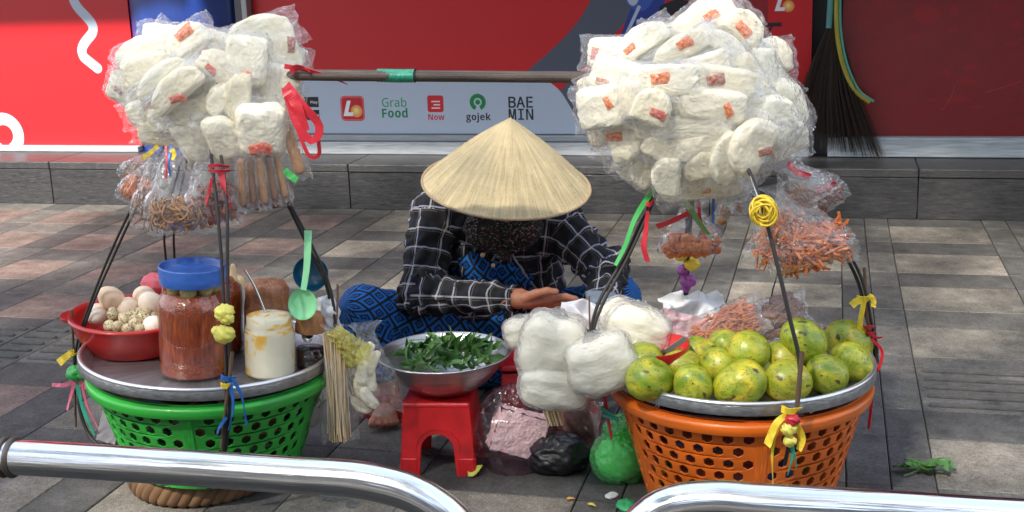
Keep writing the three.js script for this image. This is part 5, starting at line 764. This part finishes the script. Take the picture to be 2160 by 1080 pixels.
// ---------------------------------------------------------------- the vendor
// distance field of tapered bones, meshed; uv in metres around and along the nearest bone
function bodyMesh(bones, lo, hi, N, k, wrinkle, balls = []) {
  const c = lo.map((a, i) => (a + hi[i]) / 2), S = Math.max(...lo.map((a, i) => hi[i] - a)) / 2;
  const B = bones.map(([a, b, ra, rb]) => { const d = [b[0] - a[0], b[1] - a[1], b[2] - a[2]], L2 = d[0] ** 2 + d[1] ** 2 + d[2] ** 2; return { a, d, L2, L: Math.sqrt(L2), ra, rb }; });
  const near = (x, y, z) => { let m = 1e9, n = 0; B.forEach((b, i) => { const px = x - b.a[0], py = y - b.a[1], pz = z - b.a[2], t = clamp((px * b.d[0] + py * b.d[1] + pz * b.d[2]) / b.L2), q = Math.hypot(px - b.d[0] * t, py - b.d[1] * t, pz - b.d[2] * t) - mix(b.ra, b.rb, t); if (q < m) { m = q; n = i; } }); return n; };
  const field = (x, y, z) => { let s = 1e9; for (const b of B) { const px = x - b.a[0], py = y - b.a[1], pz = z - b.a[2], t = clamp((px * b.d[0] + py * b.d[1] + pz * b.d[2]) / b.L2), q = Math.hypot(px - b.d[0] * t, py - b.d[1] * t, pz - b.d[2] * t) - mix(b.ra, b.rb, t); const h = clamp(.5 + .5 * (s - q) / k); s = s > 9 ? q : mix(s, q, h) - k * h * (1 - h); } for (const e of balls) { const q = (Math.hypot((x - e[0]) / e[3], (y - e[1]) / e[4], (z - e[2]) / e[5]) - 1) * Math.min(e[3], e[4], e[5]), h = clamp(.5 + .5 * (s - q) / k); s = s > 9 ? q : mix(s, q, h) - k * h * (1 - h); } return wrinkle && s < .05 ? s + wrinkle(x, y, z) : s; };
  const mc = new MarchingCubes(N, new THREE.MeshStandardMaterial(), false, false, 260000); mc.isolation = 0;
  for (let z = 0; z < N; z++) for (let y = 0; y < N; y++) for (let x = 0; x < N; x++) mc.field[x + y * N + z * N * N] = -field(c[0] + (x - N / 2) / (N / 2) * S, c[1] + (y - N / 2) / (N / 2) * S, c[2] + (z - N / 2) / (N / 2) * S);
  mc.update();
  const n = mc.count, pos = new Float32Array(n * 3), nor = new Float32Array(n * 3), uv = new Float32Array(n * 2);
  for (let i = 0; i < n * 3; i++) { pos[i] = mc.positionArray[i] * S + c[i % 3]; nor[i] = mc.normalArray[i]; }
  const F = B.map(b => { const w = V(b.d[0] / b.L, b.d[1] / b.L, b.d[2] / b.L), r = Math.abs(w.z) > .9 ? V(0, 1, 0) : V(0, 0, -1), u = r.sub(w.clone().multiplyScalar(r.dot(w))).normalize(), v = w.clone().cross(u); return { w, u, v, R: (b.ra + b.rb) / 2 }; });
  const q = new THREE.Vector3();
  for (let t = 0; t < n; t += 3) {
    let cx = 0, cy = 0, cz = 0; for (let j = 0; j < 3; j++) { cx += pos[(t + j) * 3] / 3; cy += pos[(t + j) * 3 + 1] / 3; cz += pos[(t + j) * 3 + 2] / 3; }
    const b = near(cx, cy, cz), f = F[b]; let a0;
    for (let j = 0; j < 3; j++) { q.set(pos[(t + j) * 3] - B[b].a[0], pos[(t + j) * 3 + 1] - B[b].a[1], pos[(t + j) * 3 + 2] - B[b].a[2]); let a = Math.atan2(q.dot(f.v), q.dot(f.u)); if (j === 0) a0 = a; else { if (a - a0 > Math.PI) a -= 2 * Math.PI; if (a0 - a > Math.PI) a += 2 * Math.PI; } uv[(t + j) * 2] = a * f.R + b * .137; uv[(t + j) * 2 + 1] = q.dot(f.w) + b * .071; }
  }
  const g = new THREE.BufferGeometry(); g.setAttribute('position', new THREE.BufferAttribute(pos, 3)); g.setAttribute('normal', new THREE.BufferAttribute(nor, 3)); g.setAttribute('uv', new THREE.BufferAttribute(uv, 2)); return g;
}
function dropTriangles(g, test) { const P = g.attributes.position, keep = []; for (let t = 0; t < P.count; t += 3) { let x = 0, y = 0, z = 0, nz = 0; for (let j = 0; j < 3; j++) { x += P.getX(t + j) / 3; y += P.getY(t + j) / 3; z += P.getZ(t + j) / 3; nz += g.attributes.normal.getZ(t + j) / 3; } if (!test(x, y, z, nz)) keep.push(t, t + 1, t + 2); } const o = new THREE.BufferGeometry(); for (const k of ['position', 'normal', 'uv']) { const a = g.attributes[k], s = a.itemSize, n = new Float32Array(keep.length * s); keep.forEach((v, i) => { for (let j = 0; j < s; j++) n[i * s + j] = a.array[v * s + j]; }); o.setAttribute(k, new THREE.BufferAttribute(n, s)); } return o; }
{
  const add = (p, x, y, z) => [p[0] + x, p[1] + y, p[2] + z];
  const base = [-0.069, 0, -3.6271]; base[1] = 0; base[2] = -3.42;
  const G = thing('person', 'seated street vendor in black plaid shirt and blue patterned trousers, head bent down', 'person', base);
  const hip = [-0.0492, 0.1309, -3.44], chest = [-0.0432, 0.3628, -3.37], neck = [-0.0191, 0.5247, -3.27], shL = [-0.2052, 0.5227, -3.33], shR = [0.1314, 0.4754, -3.31], elL = [-0.2471, 0.3268, -3.22], wrL = [0.0178, 0.3599, -3.03], elR = [0.2535, 0.3755, -3.2], wrR = [0.2206, 0.3276, -3.03];
  const knL = [-0.4019, 0.2946, -3.2], ftL = [-0.3483, 0, -3.1461], ftR = [0.1515, 0, -3.0576], knR = [0.2808, 0.2829, -3.28], head = [-0.0104, 0.6281, -3.245];
  ftL[2] -= .03; ftR[2] -= .1; const anL = [ftL[0], .1, ftL[2] - .005], anR = [ftR[0], .1, ftR[2] - .005];
  const hipL = add(hip, -.085, 0, .02), hipR = add(hip, .085, 0, .02);
  const wr = (a1, a2, s) => (x, y, z) => a1 * n3(x * 11 + s, y * 9, z * 11) + a2 * ridge(x * 17, y * 22 + s, z * 17);
  // skin under the clothes: one body with head, hands and feet
  const torso = [[add(chest, -.06, 0, -.02), add(hip, -.06, .02, 0), .066, .08], [add(chest, .06, 0, -.02), add(hip, .06, .02, 0), .066, .08], [shL, shR, .05, .05], [add(chest, 0, .1, 0), neck, .065, .045]];
  const coarse = bodyMesh([...torso, [neck, head, .045, .05], [shL, elL, .045, .038], [elL, wrL, .037, .026], [shR, elR, .045, .038], [elR, wrR, .037, .026], [hipL, knL, .075, .05], [knL, anL, .045, .033], [hipR, knR, .075, .05], [knR, anR, .045, .033]], [-.45, -.02, -3.65], [.45, .8, -2.95], 76, .03);
  // head bent forward: skull, jaw, nose, brow, ears
  const hd = (x, y, z) => { const v = V(x, y, z).applyEuler(new THREE.Euler(.5, 0, .04)); return [head[0] + v.x, head[1] + v.y, head[2] + v.z]; };
  const headG = bodyMesh([[hd(0, .02, -.01), hd(0, .035, .0), .078, .075], [hd(0, -.045, .035), hd(0, -.02, .04), .045, .05], [hd(0, .01, .085), hd(0, -.018, .1), .01, .014], [hd(-.03, .028, .078), hd(.03, .028, .078), .014, .014], [hd(-.015, -.048, .083), hd(.015, -.048, .083), .009, .009], [hd(-.076, .015, -.005), hd(-.078, -.025, 0), .012, .01], [hd(.076, .015, -.005), hd(.078, -.025, 0), .012, .01]], [head[0] - .13, head[1] - .13, head[2] - .13], [head[0] + .13, head[1] + .13, head[2] + .13], 58, .02);
  const hand = (w, m, dir, el) => {   // local: x along the hand, y up, z towards the viewer
    const e = new THREE.Euler(...dir), L = (x, y, z) => { const v = V(x * m, y, z).applyEuler(e); return [w[0] + v.x, w[1] + v.y, w[2] + v.z]; };
    const K = [[.078, .013, .016], [.082, .001, .006], [.077, -.012, -.003], [.068, -.024, -.012]], up = [.012, .002, -.006, -.012], R = [.0092, .0096, .009, .0078], len = [1, 1.1, 1.02, .8], b = [];
    b.push([w.map((a, i) => mix(a, el[i], .2)), w, .026, .0235], [w, L(.02, 0, .004), .0235, .022]);
    K.forEach((k, i) => { b.push([L(.012, -.004 + k[1] * .3, k[2] * .6), L(...k), .0165, .0125]); const s = len[i], p1 = [k[0] + .036 * s, k[1] + up[i] - .002, k[2] * 1.3], p2 = [p1[0] + .023 * s, p1[1] + up[i] * .5 - .01, p1[2] + .002], p3 = [p2[0] + .016 * s, p2[1] - .013, p2[2] - .002]; b.push([L(...k), L(...p1), R[i] * 1.08, R[i]], [L(...p1), L(...p2), R[i], R[i] * .92], [L(...p2), L(...p3), R[i] * .92, R[i] * .8]); });
    b.push([L(.012, .008, .014), L(.04, .03, .03), .0145, .0112], [L(.04, .03, .03), L(.068, .042, .036), .0112, .01], [L(.068, .042, .036), L(.09, .042, .036), .01, .0082]);
    const xs = b.flatMap(q => [q[0], q[1]]), lo = [0, 1, 2].map(i => Math.min(...xs.map(p => p[i])) - .03), hi = [0, 1, 2].map(i => Math.max(...xs.map(p => p[i])) + .03);
    return bodyMesh(b, lo, hi, 96, .0035);
  };
  const foot = (a, s) => { const f = (x, y, z) => [a[0] + x * s, y, a[2] + z]; return bodyMesh([[[a[0], .1, a[2]], f(0, .05, .0), .032, .034], [f(0, .045, -.02), f(-.005, .032, .06), .032, .026], [f(-.012, .03, .06), f(-.03, .026, .095), .024, .012], [f(.012, .026, .06), f(.012, .022, .085), .018, .01], [f(-.024, .028, .09), f(-.032, .024, .112), .0115, .011], [f(-.01, .026, .09), f(-.012, .023, .113), .009, .0085], [f(.004, .025, .088), f(.004, .021, .107), .0085, .008], [f(.016, .024, .083), f(.018, .02, .1), .0082, .0075], [f(.026, .023, .077), f(.03, .019, .091), .0078, .0072]], [a[0] - .11, -.02, a[2] - .08], [a[0] + .11, .2, a[2] + .15], 60, .008); };
  const skinT = tex(256, 256, (u, v) => { const b = tfbm(u, v, 6, 3, 4) * .1, s = tn(u, v, 60, 2) * .03; return [.78 + b + s, .54 + b + s, .43 + b * .8 + s]; });
  const skin = phys([.78, .7, .66], .5, { map: rep(skinT, 8, 8), bumpMap: rep(fine, 20, 20), bumpScale: .0006 });
  const fix = g => off(g, G);
  part(G, 'body', fix(merge([coarse, headG, hand(wrL, 1, [.15, -.12, -.06], elL), hand(wrR, -1, [.2, .5, .55], elR), foot(ftL, 1), foot(ftR, -1)])), skin);
  for (const s of [-1, 1]) { part(G, 'eye', new THREE.SphereGeometry(.0105, 14, 10), std([.5, .48, .45], .2), V(hd(s * .03, .006, .078)).sub(G.position).toArray()); part(G, 'iris', new THREE.SphereGeometry(.0062, 12, 8), std([.02, .012, .008], .15), V(hd(s * .03, .003, .084)).sub(G.position).toArray()); }
  // hair
  part(G, 'hair', fix(bodyMesh([[hd(0, .035, -.018), hd(0, .045, -.005), .083, .08], [hd(-.055, .02, -.03), hd(-.06, -.05, -.05), .035, .03], [hd(.055, .02, -.03), hd(.06, -.05, -.05), .035, .03], [hd(0, -.02, -.06), hd(0, -.08, -.07), .045, .03]], [head[0] - .16, head[1] - .16, head[2] - .17], [head[0] + .16, head[1] + .16, head[2] + .14], 50, .03)), std([.02, .018, .017], .6));
  // dark flowered mask and neck scarf
  const floral = tex(512, 512, (u, v) => { const a = tn(u, v, 26, 5), b = tn(u, v, 30, 15), w = tn(u, v, 18, 25); let c = [.06, .055, .06]; if (a > .5) c = [.62, .3, .32]; if (b > .56) c = [.55, .55, .5]; if (Math.abs(w) < .05) c = [.3, .31, .26]; return c; });
  const fm = std([1, 1, 1], .85, { map: rep(floral, 3.6, 3.6) });
  part(G, 'face_mask', fix(bodyMesh([[hd(-.045, .008, .05), hd(.045, .008, .05), .038, .038], [hd(-.045, -.035, .05), hd(.045, -.035, .05), .034, .034], [hd(-.03, -.065, .03), hd(.03, -.065, .03), .03, .03], [hd(0, .03, .078), hd(0, -.045, .062), .028, .026]], [head[0] - .13, head[1] - .15, head[2] - .1], [head[0] + .13, head[1] + .11, head[2] + .16], 44, .02)), fm);
  part(G, 'neck_scarf', fix(bodyMesh([[add(neck, -.055, -.03, .0), add(neck, .055, -.032, .0), .056, .056], [add(neck, -.05, -.04, .02), add(neck, -.008, -.1, .02), .034, .018], [add(neck, .05, -.04, .02), add(neck, 0, -.1, .02), .034, .018]], [neck[0] - .15, neck[1] - .18, neck[2] - .12], [neck[0] + .15, neck[1] + .1, neck[2] + .15], 50, .02, wr(.005, .004, 3))), fm);
  // plaid shirt with open front over a blue patterned blouse
  const plaid = tex(512, 512, (u, v) => {   // one repeat 6.6 cm
    let c = [.035, .037, .05]; const L = (t, p, w) => Math.abs(((t - p + .5) % 1 + 1) % 1 - .5) < w, weave = .9 + .2 * ((Math.floor(u * 128) + Math.floor(v * 128)) % 2);
    if (L(u, .25, .14) || L(v, .3, .14)) c = [.05, .058, .095]; if (L(u, .75, .1) && L(v, .8, .1)) c = [.02, .02, .026];
    const h1 = L(v, .5, .045), h2 = L(u, .5, .045), h3 = L(v, .64, .02), h4 = L(u, .64, .02);
    if (h3 || h4) c = [.34, .3, .27]; if (h1 || h2) c = [.56, .57, .63]; if (h1 && h2) c = [.8, .66, .5]; return c.map(x => x * weave);
  });
  const shirtM = std([1, 1, 1], .85, { map: rep(plaid, 19, 19), bumpMap: rep(fine, 30, 30), bumpScale: .0008 });
  const bonesS = [[add(chest, -.075, .03, -.01), add(hip, -.085, .05, 0), .105, .125], [add(chest, .075, .03, -.01), add(hip, .085, .05, 0), .105, .125], [shL, shR, .066, .066], [add(chest, 0, .09, 0), add(neck, 0, -.02, -.01), .1, .065], [shL, elL, .066, .058], [elL, wrL, .057, .035], [shR, elR, .064, .054], [elR, add(wrR, 0, .012, 0), .054, .044]];
  const fold = (x, y, z) => { const dE = Math.min(Math.hypot(x - elL[0], y - elL[1], z - elL[2]), Math.hypot(x - elR[0], y - elR[1], z - elR[2])); const near = Math.exp(-dE * dE * 90); return .008 * n3(x * 9, y * 7, z * 9) + .0055 * ridge(x * 16 + y * 9, y * 14 - x * 6, z * 16) * (1 + near * 1.6) + .0018 * n3(x * 34, y * 30, z * 34); };
  const A0 = [-0.046, 0.4114, -3.24], A1 = [-0.0956, 0.3157, -3.24], A2 = [0.0664, 0.3019, -3.24], A3 = [-0.0215, 0.4574, -3.24];
  const inTri = (x, y) => { const p = [A3, A0, A1, add(A1, .005, -.08, 0), add(A2, 0, -.08, 0), A2]; let c = false; for (let i = 0, j = p.length - 1; i < p.length; j = i++) if ((p[i][1] > y) !== (p[j][1] > y) && x < (p[j][0] - p[i][0]) * (y - p[i][1]) / (p[j][1] - p[i][1]) + p[i][0]) c = !c; return c; };
  let shirt = bodyMesh(bonesS, [-.46, .02, -3.72], [.46, .8, -2.93], 118, .032, fold);
  const past = (x, y, z, w, e) => { const d = V(w).sub(V(e)).normalize(), p = V(x, y, z).sub(V(w)); return p.length() < .07 && p.dot(d) > -.012; };
  const open = (x, y, z, nz) => nz > .1 && z > chest[2] + .03 && inTri(x, y);
  shirt = dropTriangles(shirt, (x, y, z, nz) => open(x, y, z, nz) || past(x, y, z, wrL, elL) || past(x, y, z, wrR, elR));
  part(G, 'shirt', fix(shirt), shirtM);
  const blueT = tex(512, 512, (u, v) => {   // one repeat: diamonds of 3.4 cm
    const f = t => Math.abs((t % 1 + 1) % 1 - .5) * 2; const a = f(u), b = f(v), d = Math.max(a, b); let c = [.015, .03, .06]; if (d > .84) c = [.012, .022, .045]; else if (d > .5) c = [.02, .4, .72]; else if (d > .3) c = [.012, .03, .06]; else if (d > .12) c = [.02, .34, .64]; return c;
  });
  const blue = (() => { const t = rep(blueT, 22, 22); t.rotation = Math.PI / 4; return std([1, 1, 1], .8, { map: t, bumpMap: rep(fine, 30, 30), bumpScale: .0006 }); })();
  part(G, 'blouse', fix(bodyMesh([[add(chest, -.06, .02, .014), add(hip, -.06, .06, .01), .082, .1], [add(chest, .06, .02, .014), add(hip, .06, .06, .01), .082, .1]], [-.26, .05, -3.6], [.26, .6, -3.15], 66, .03, wr(.003, .002, 5))), blue);
  part(G, 'trousers', fix(bodyMesh([[hipL, hipR, .135, .135], [hipL, knL, .11, .064], [knL, anL.map((a, i) => mix(a, knL[i], .22)), .062, .052], [hipR, knR, .11, .06], [knR, anR.map((a, i) => mix(a, knR[i], .22)), .06, .05]], [-.48, .0, -3.68], [.46, .5, -2.98], 104, .03, wr(.005, .003, 9))), blue);
  // pale cuff at the far hand, buttons and edge piping
  part(G, 'cuff', off(tube([V(wrR).add(V(.004, .035, -.02)), V(wrR).add(V(.002, .015, -.012)), V(wrR)], .043, 10, 24, .037), G), std([.3, .38, .5], .8, { map: fineC }));
  const bp = [-0.0783, 0.4268, -3.235], bq = [-0.0515, 0.3989, -3.228]; for (const [p, r] of [[bp, .0065], [bq, .006]]) part(G, 'button', new THREE.SphereGeometry(r, 14, 8).scale(1, 1, .5), phys([.6, .42, .24], .3), V(p).sub(G.position).toArray());
  const ray = new THREE.Raycaster(), sm = new THREE.Mesh(shirt.clone(), new THREE.MeshBasicMaterial({ side: THREE.DoubleSide }));
  const onShirt = p => { let best = null, bd = 1e9; const a = sm.geometry.attributes.position; for (let i = 0; i < a.count; i += 2) { const z = a.getZ(i) + G.position.z; if (z < chest[2] + .02 || z > chest[2] + .15) continue; const d = Math.hypot(a.getX(i) + G.position.x - p[0], a.getY(i) - p[1]); if (d < bd) { bd = d; best = [a.getX(i) + G.position.x, a.getY(i), z + .002]; } } return best; };
  const along = (a, b, n) => Array.from({ length: n }, (_, i) => onShirt([mix(a[0], b[0], i / (n - 1)), mix(a[1], b[1], i / (n - 1)), 0]));
  const trim = std([.3, .3, .31], .8); part(G, 'edge_piping', off(tube(along(A3, A0, 5).concat(along(A0, A1, 6).slice(1)), .0035, 30, 6), G), trim); part(G, 'edge_piping', off(tube(along(A3, A2, 9), .0035, 30, 6), G), trim);
  // sandals
  const sr = phys([.55, .02, .02], .35, { clearcoat: .3 });
  for (const [f, s] of [[ftL, 1], [ftR, -1]]) { const sh = new THREE.Shape(); sh.absellipse(0, 0, .047, .125, 0, 6.29); const g = new THREE.ExtrudeGeometry(sh, { depth: .012, bevelEnabled: true, bevelSize: .003, bevelThickness: .003, bevelSegments: 2, curveSegments: 32 }).rotateX(-Math.PI / 2); g.translate(f[0] - .004 * s, .004, f[2] + .025); part(G, 'sandal_sole', off(g, G), sr); const st = strap([[f[0] - .05, .014, f[2] + .045], [f[0] - .03, .052, f[2] + .05], [f[0], .064, f[2] + .05], [f[0] + .03, .05, f[2] + .048], [f[0] + .046, .014, f[2] + .042]], .04, 18, 0, .0018); part(G, 'sandal_strap', off(st, G), sr); }
  // conical hat: worn tilted forward
  const hp = [-0.0082, 0.629, -3.17], Hh = thing('conical_hat', 'pale woven palm-leaf conical hat worn by the seated vendor', 'hat', hp); Hh.rotation.set(13 * D, 0, -5.2 * D, 'XYZ');
  const R = .217, HH = .182, prof = []; for (let i = 0; i <= 40; i++) { const t = i / 40; prof.push([Math.max(.0015, R * t), HH * (1 - t) + .008 * Math.sin(t * Math.PI)]); } const hat = lathe(prof, 160), hp2 = hat.attributes.position;
  for (let i = 0; i < hp2.count; i++) { const x = hp2.getX(i), z = hp2.getZ(i), r = Math.hypot(x, z), a = Math.atan2(x, z); const d = .0013 * Math.sin(Math.floor(r / R * 15) * 2.1) * 0 + .0011 * n3(a * 22, r * 9, 1) * (r / R) + .0018 * Math.cos(r / R * 15 * 2 * Math.PI) * .35 + .004 * n3(Math.cos(a) * 1.3, Math.sin(a) * 1.3, r * 3) * r / R; hp2.setY(i, hp2.getY(i) + d); } hat.computeVertexNormals();
  const straw = tex(2048, 512, (u, v) => { const g = n3(u * 190, v * 2.2, 1) * .055 + n3(u * 420, v * 5, 4) * .045 + n3(u * 60, v * 3, 8) * .05 + tfbm(u, v, 7, 3, 4) * .07, seam = n3(Math.floor(u * 90) * 7.1, 3, 3) * .03; const dark = n3(u * 150, v * 26, 9) > .78 ? -.13 : 0; const k = .86 + g + seam + dark; return [.93 * k, .85 * k, .68 * k]; });
  part(Hh, 'cone', hat, std([.92, .88, .8], .7, { map: straw, bumpMap: rep(straw, 1, 1), bumpScale: .0016 }));
  part(Hh, 'rim_hoop', new THREE.TorusGeometry(R, .0036, 8, 120).rotateX(Math.PI / 2), std([.55, .4, .24], .7, { map: rep(fineC, 20, 1) }), [0, .0005, 0]);
  for (let k = 1; k < 7; k++) part(Hh, 'inner_hoop', new THREE.TorusGeometry(R * k / 7, .0016, 5, 60).rotateX(Math.PI / 2), std([.4, .28, .15], .8), [0, HH * (1 - k / 7) - .001, 0]);
  part(Hh, 'chin_band', strap([[-.085, .09, 0], [-.088, .02, .02], [-.07, -.06, .05]], .018, 14, 0), fm);
}
// ---------------------------------------------------------------- litter on the pavement
{
  const lg = (() => { const g = new THREE.PlaneGeometry(1, 1, 6, 4), p = g.attributes.position; for (let i = 0; i < p.count; i++) { const x = p.getX(i) + .5, y = p.getY(i); const w = Math.sin(Math.PI * Math.pow(x, .7)); p.setXYZ(i, x - .5, y * w * .55, .08 * Math.sin(x * 4) + y * y * .5); } g.computeVertexNormals(); return g.rotateX(-Math.PI / 2); })();
  const sprig = [0.9342, 0, -2.6859], G = thing('herb_sprig', 'fallen green herb sprig on the pavement at the lower right', 'sprig', sprig), q = mulberry(9), gm = phys([.04, .12, .02], .5, { transmission: .1, thickness: 0 });
  part(G, 'stem', tube([V(-.05, .006, .02), V(0, .01, 0), V(.05, .006, .01)], .002, 12, 5), gm);
  for (let i = 0; i < 14; i++) { const x = -.05 + i * .0085; const l = part(G, 'leaf', lg, gm, [x, .012 + q() * .012, (q() - .5) * .03 + (i < 5 ? -.02 : .005)], [(q() - .5) * .6, q() * 6.3, (q() - .5) * .6]); l.scale.set(.032 + q() * .018, .03, .05); }
  const scrap = (name, label, cat, p, s, m, seed) => { const g = crumple(new THREE.SphereGeometry(1, 16, 10).scale(1, .22, .7), .15, 2, seed), o = new THREE.Mesh(g, m); o.name = numbered(name); o.userData = { label, category: cat, group: 'litter on the pavement' }; o.position.set(p[0], s * .22, p[2]); o.scale.setScalar(s); o.rotation.y = seed; o.castShadow = true; scene.add(o); };
  { const o = thing('fallen_leaf', 'curled yellow-green leaf at the front foot of the red stool', 'leaf', [-0.1041, 0, -2.7639]); part(o, 'blade', lg, phys([.5, .55, .1], .5), [0, .012, 0], [.5, .6, .3]).scale.set(.045, .045, .045); }
  { const o = thing('fallen_leaf', 'yellow leaf fragment on the pavement below the green bag', 'leaf', [0.1581, 0, -2.5703]); part(o, 'blade', lg, phys([.6, .55, .08], .5), [0, .004, 0], [0, -.5, 0]).scale.set(.022, .022, .022); }
  { const o = thing('fallen_leaf', 'orange leaf fragment on the pavement in front of the pink bag', 'leaf', [0.1135, 0, -2.6061]); part(o, 'blade', lg, phys([.6, .3, .06], .5), [0, .004, 0], [0, .3, 0]).scale.set(.022, .022, .022); }
  scrap('plastic_scrap', 'clear plastic scrap on the pavement under the left rail', 'scrap', [-0.4297, 0, -2.6683], .035, filmTint([.85, .9, .92], .3), 3);
  scrap('plastic_scrap', 'small clear plastic scrap right of the larger one under the left rail', 'scrap', [-0.3843, 0, -2.6265], .02, filmTint([.85, .9, .92], .3), 5);
  scrap('plastic_scrap', 'tiny white scrap on the pavement beside the green bag', 'scrap', [0.207, 0, -2.6211], .017, phys([.75, .75, .75], .5), 7);
  scrap('plastic_scrap', 'flat green plastic scrap between the two rails', 'scrap', [0.2333, 0, -2.5593], .03, phys([.05, .4, .15], .4), 8);
  scrap('plastic_scrap', 'small green plastic strip standing at the left foot of the orange basket', 'scrap', [0.3215, 0, -2.658], .016, phys([.05, .5, .25], .4), 2);
}
// ---------------------------------------------------------------- street trees behind the camera: their crowns shade the place and let sun through in patches
{
  const bark = std([.12, .09, .065], .9, { map: rep(fineC, 3, 6), bumpMap: rep(fine, 3, 8), bumpScale: .02 }), foliage = [phys([.045, .1, .022], .5, { transmission: .25, thickness: 0 }), phys([.06, .12, .03], .5, { transmission: .25, thickness: 0 })];
  const leafG = (() => { const g = new THREE.PlaneGeometry(.17, .085, 2, 1), p = g.attributes.position; for (let i = 0; i < p.count; i++) if (Math.abs(p.getX(i)) > .05) p.setY(i, p.getY(i) * .15); g.computeVertexNormals(); return g; })();
  // where sun patches lie in the photograph (point, radius)
  const gaps = [[-2.51, 0.50, -6.56, 0.30], [-2.22, 0.40, -6.48, 0.28], [-2.53, 0.32, -6.56, 0.30], [-2.15, 0.10, -6.46, 0.25], [-2.48, 0.07, -6.55, 0.30], [-2.88, 0.24, -6.65, 0.30], [-0.53, 0.00, -4.58, 0.13], [-0.78, 0.00, -5.25, 0.10], [1.66, 0.00, -4.22, 0.16], [1.91, -0.00, -4.53, 0.14], [0.83, -0.00, -4.40, 0.12], [0.42, 0.00, -5.07, 0.10], [-1.91, 0.00, -5.08, 0.16], [-2.24, 0.00, -5.67, 0.14], [-1.88, 0.00, -5.71, 0.12], [1.09, 0.00, -2.78, 0.10], [-0.85, 0.00, -2.72, 0.10], [1.49, 0.00, -3.74, 0.10]];
  const inv = sunDir.clone(), q = mulberry(77), m4 = new THREE.Matrix4(), e = new THREE.Euler(), qt = new THREE.Quaternion(), s1 = V(1, 1, 1);
  const tree = (label, foot, lean, zone, n) => {
    const T = thing('street_tree', label, 'tree', foot, 'street trees behind the camera'); const top = V(lean);
    part(T, 'trunk', tube([V(0, -.16, 0), V(.05, 1.5, .03), top.clone().multiplyScalar(.62), top], .2, 20, 12, .09), bark);
    const crown = new THREE.InstancedMesh(leafG, foliage[0], n); let k = 0, tries = 0;
    const P = new THREE.Vector3();
    while (k < n && tries++ < n * 6) {
      // a point of the crown, given by where its shadow falls on the ground
      const gx = mix(zone[0], zone[1], q()), gz = mix(zone[2], zone[3], q()), h = mix(4.6, 7.2, q()); P.set(gx, 0, gz).addScaledVector(inv, h / inv.y);
      if (fbm(P.x * .8, P.y * .8, P.z * .8, 3) < -.16) continue;
      let lit = false; for (const g of gaps) { const w = V(g[0], g[1], g[2]).sub(P); const t = w.dot(inv); const d = w.addScaledVector(inv, -t).length(); if (d < g[3] * (.8 + .4 * q())) { lit = true; break; } } if (lit) continue;
      e.set(q() * 6.3, q() * 6.3, q() * 6.3); m4.compose(P.sub(T.position), qt.setFromEuler(e), s1); crown.setMatrixAt(k++, m4);
    }
    crown.count = k; crown.name = 'crown'; crown.userData.kind = 'stuff'; crown.castShadow = crown.receiveShadow = true; T.add(crown);
    for (let i = 0; i < 9; i++) { const a = i * 2.4, c = V((zone[0] + zone[1]) / 2, 0, (zone[2] + zone[3]) / 2).addScaledVector(inv, 5.9 / inv.y).sub(T.position); part(T, 'limb', tube([top.clone().multiplyScalar(.75), top.clone().lerp(c, .4).add(V(Math.cos(a) * .3, .1, Math.sin(a) * .3)), c.clone().add(V(Math.cos(a) * 1.3, Math.sin(i) * .5, Math.sin(a) * 1.3))], .06, 14, 7, .012), bark); }
  };
  tree('leafy street tree behind the camera on the left', [-4.6, 0, 1.2], [1.2, 4.4, -1.0], [-2.1, .3, -6.2, -1.2], 3600);
  tree('leafy street tree behind the camera on the right', [1.4, 0, 2.2], [-.6, 4.6, -1.2], [.2, 3.3, -5.9, -.8], 4200);
}
// ---------------------------------------------------------------- houses across the street, behind the camera
{
  const glass = std([.03, .035, .04], .1), frame = std([.5, .5, .5], .6);
  [[-13, 8, 11, [.42, .36, .28], 'ochre'], [-4.5, 8.6, 8.5, [.34, .35, .36], 'grey'], [4.5, 9, 12, [.4, .3, .26], 'brick-coloured'], [13, 7.6, 9, [.38, .39, .34], 'pale green']].forEach(([x, w, h, c, nm], i) => {
    const G = thing('town_house', `${nm} town house across the street behind the camera`, 'house', [x, -.16, 15], 'houses across the street');
    part(G, 'wall', new THREE.BoxGeometry(w, h, 5), std(c, .9, { map: rep(fineC, 4, 4) }), [0, h / 2, 2.5]); part(G, 'roof', cbox(w + .3, .25, 5.4, .05), std([.2, .19, .18], .9), [0, h + .12, 2.5]);
    for (let f = 0; f < Math.floor(h / 3.2); f++) for (let k = 0; k < 3; k++) { const p = [(k - 1) * w / 3.2, 1.7 + f * 3.1, -.02]; const n = part(G, 'window', cbox(1.5, 1.7, .1, .01), frame, p); part(n, 'pane', new THREE.BoxGeometry(1.3, 1.5, .04), glass, [0, 0, -.05]); }
  });
}
scene.traverse(o => { if (o.isMesh) { o.castShadow = true; o.receiveShadow = true; } });
renderer.render(scene, camera);
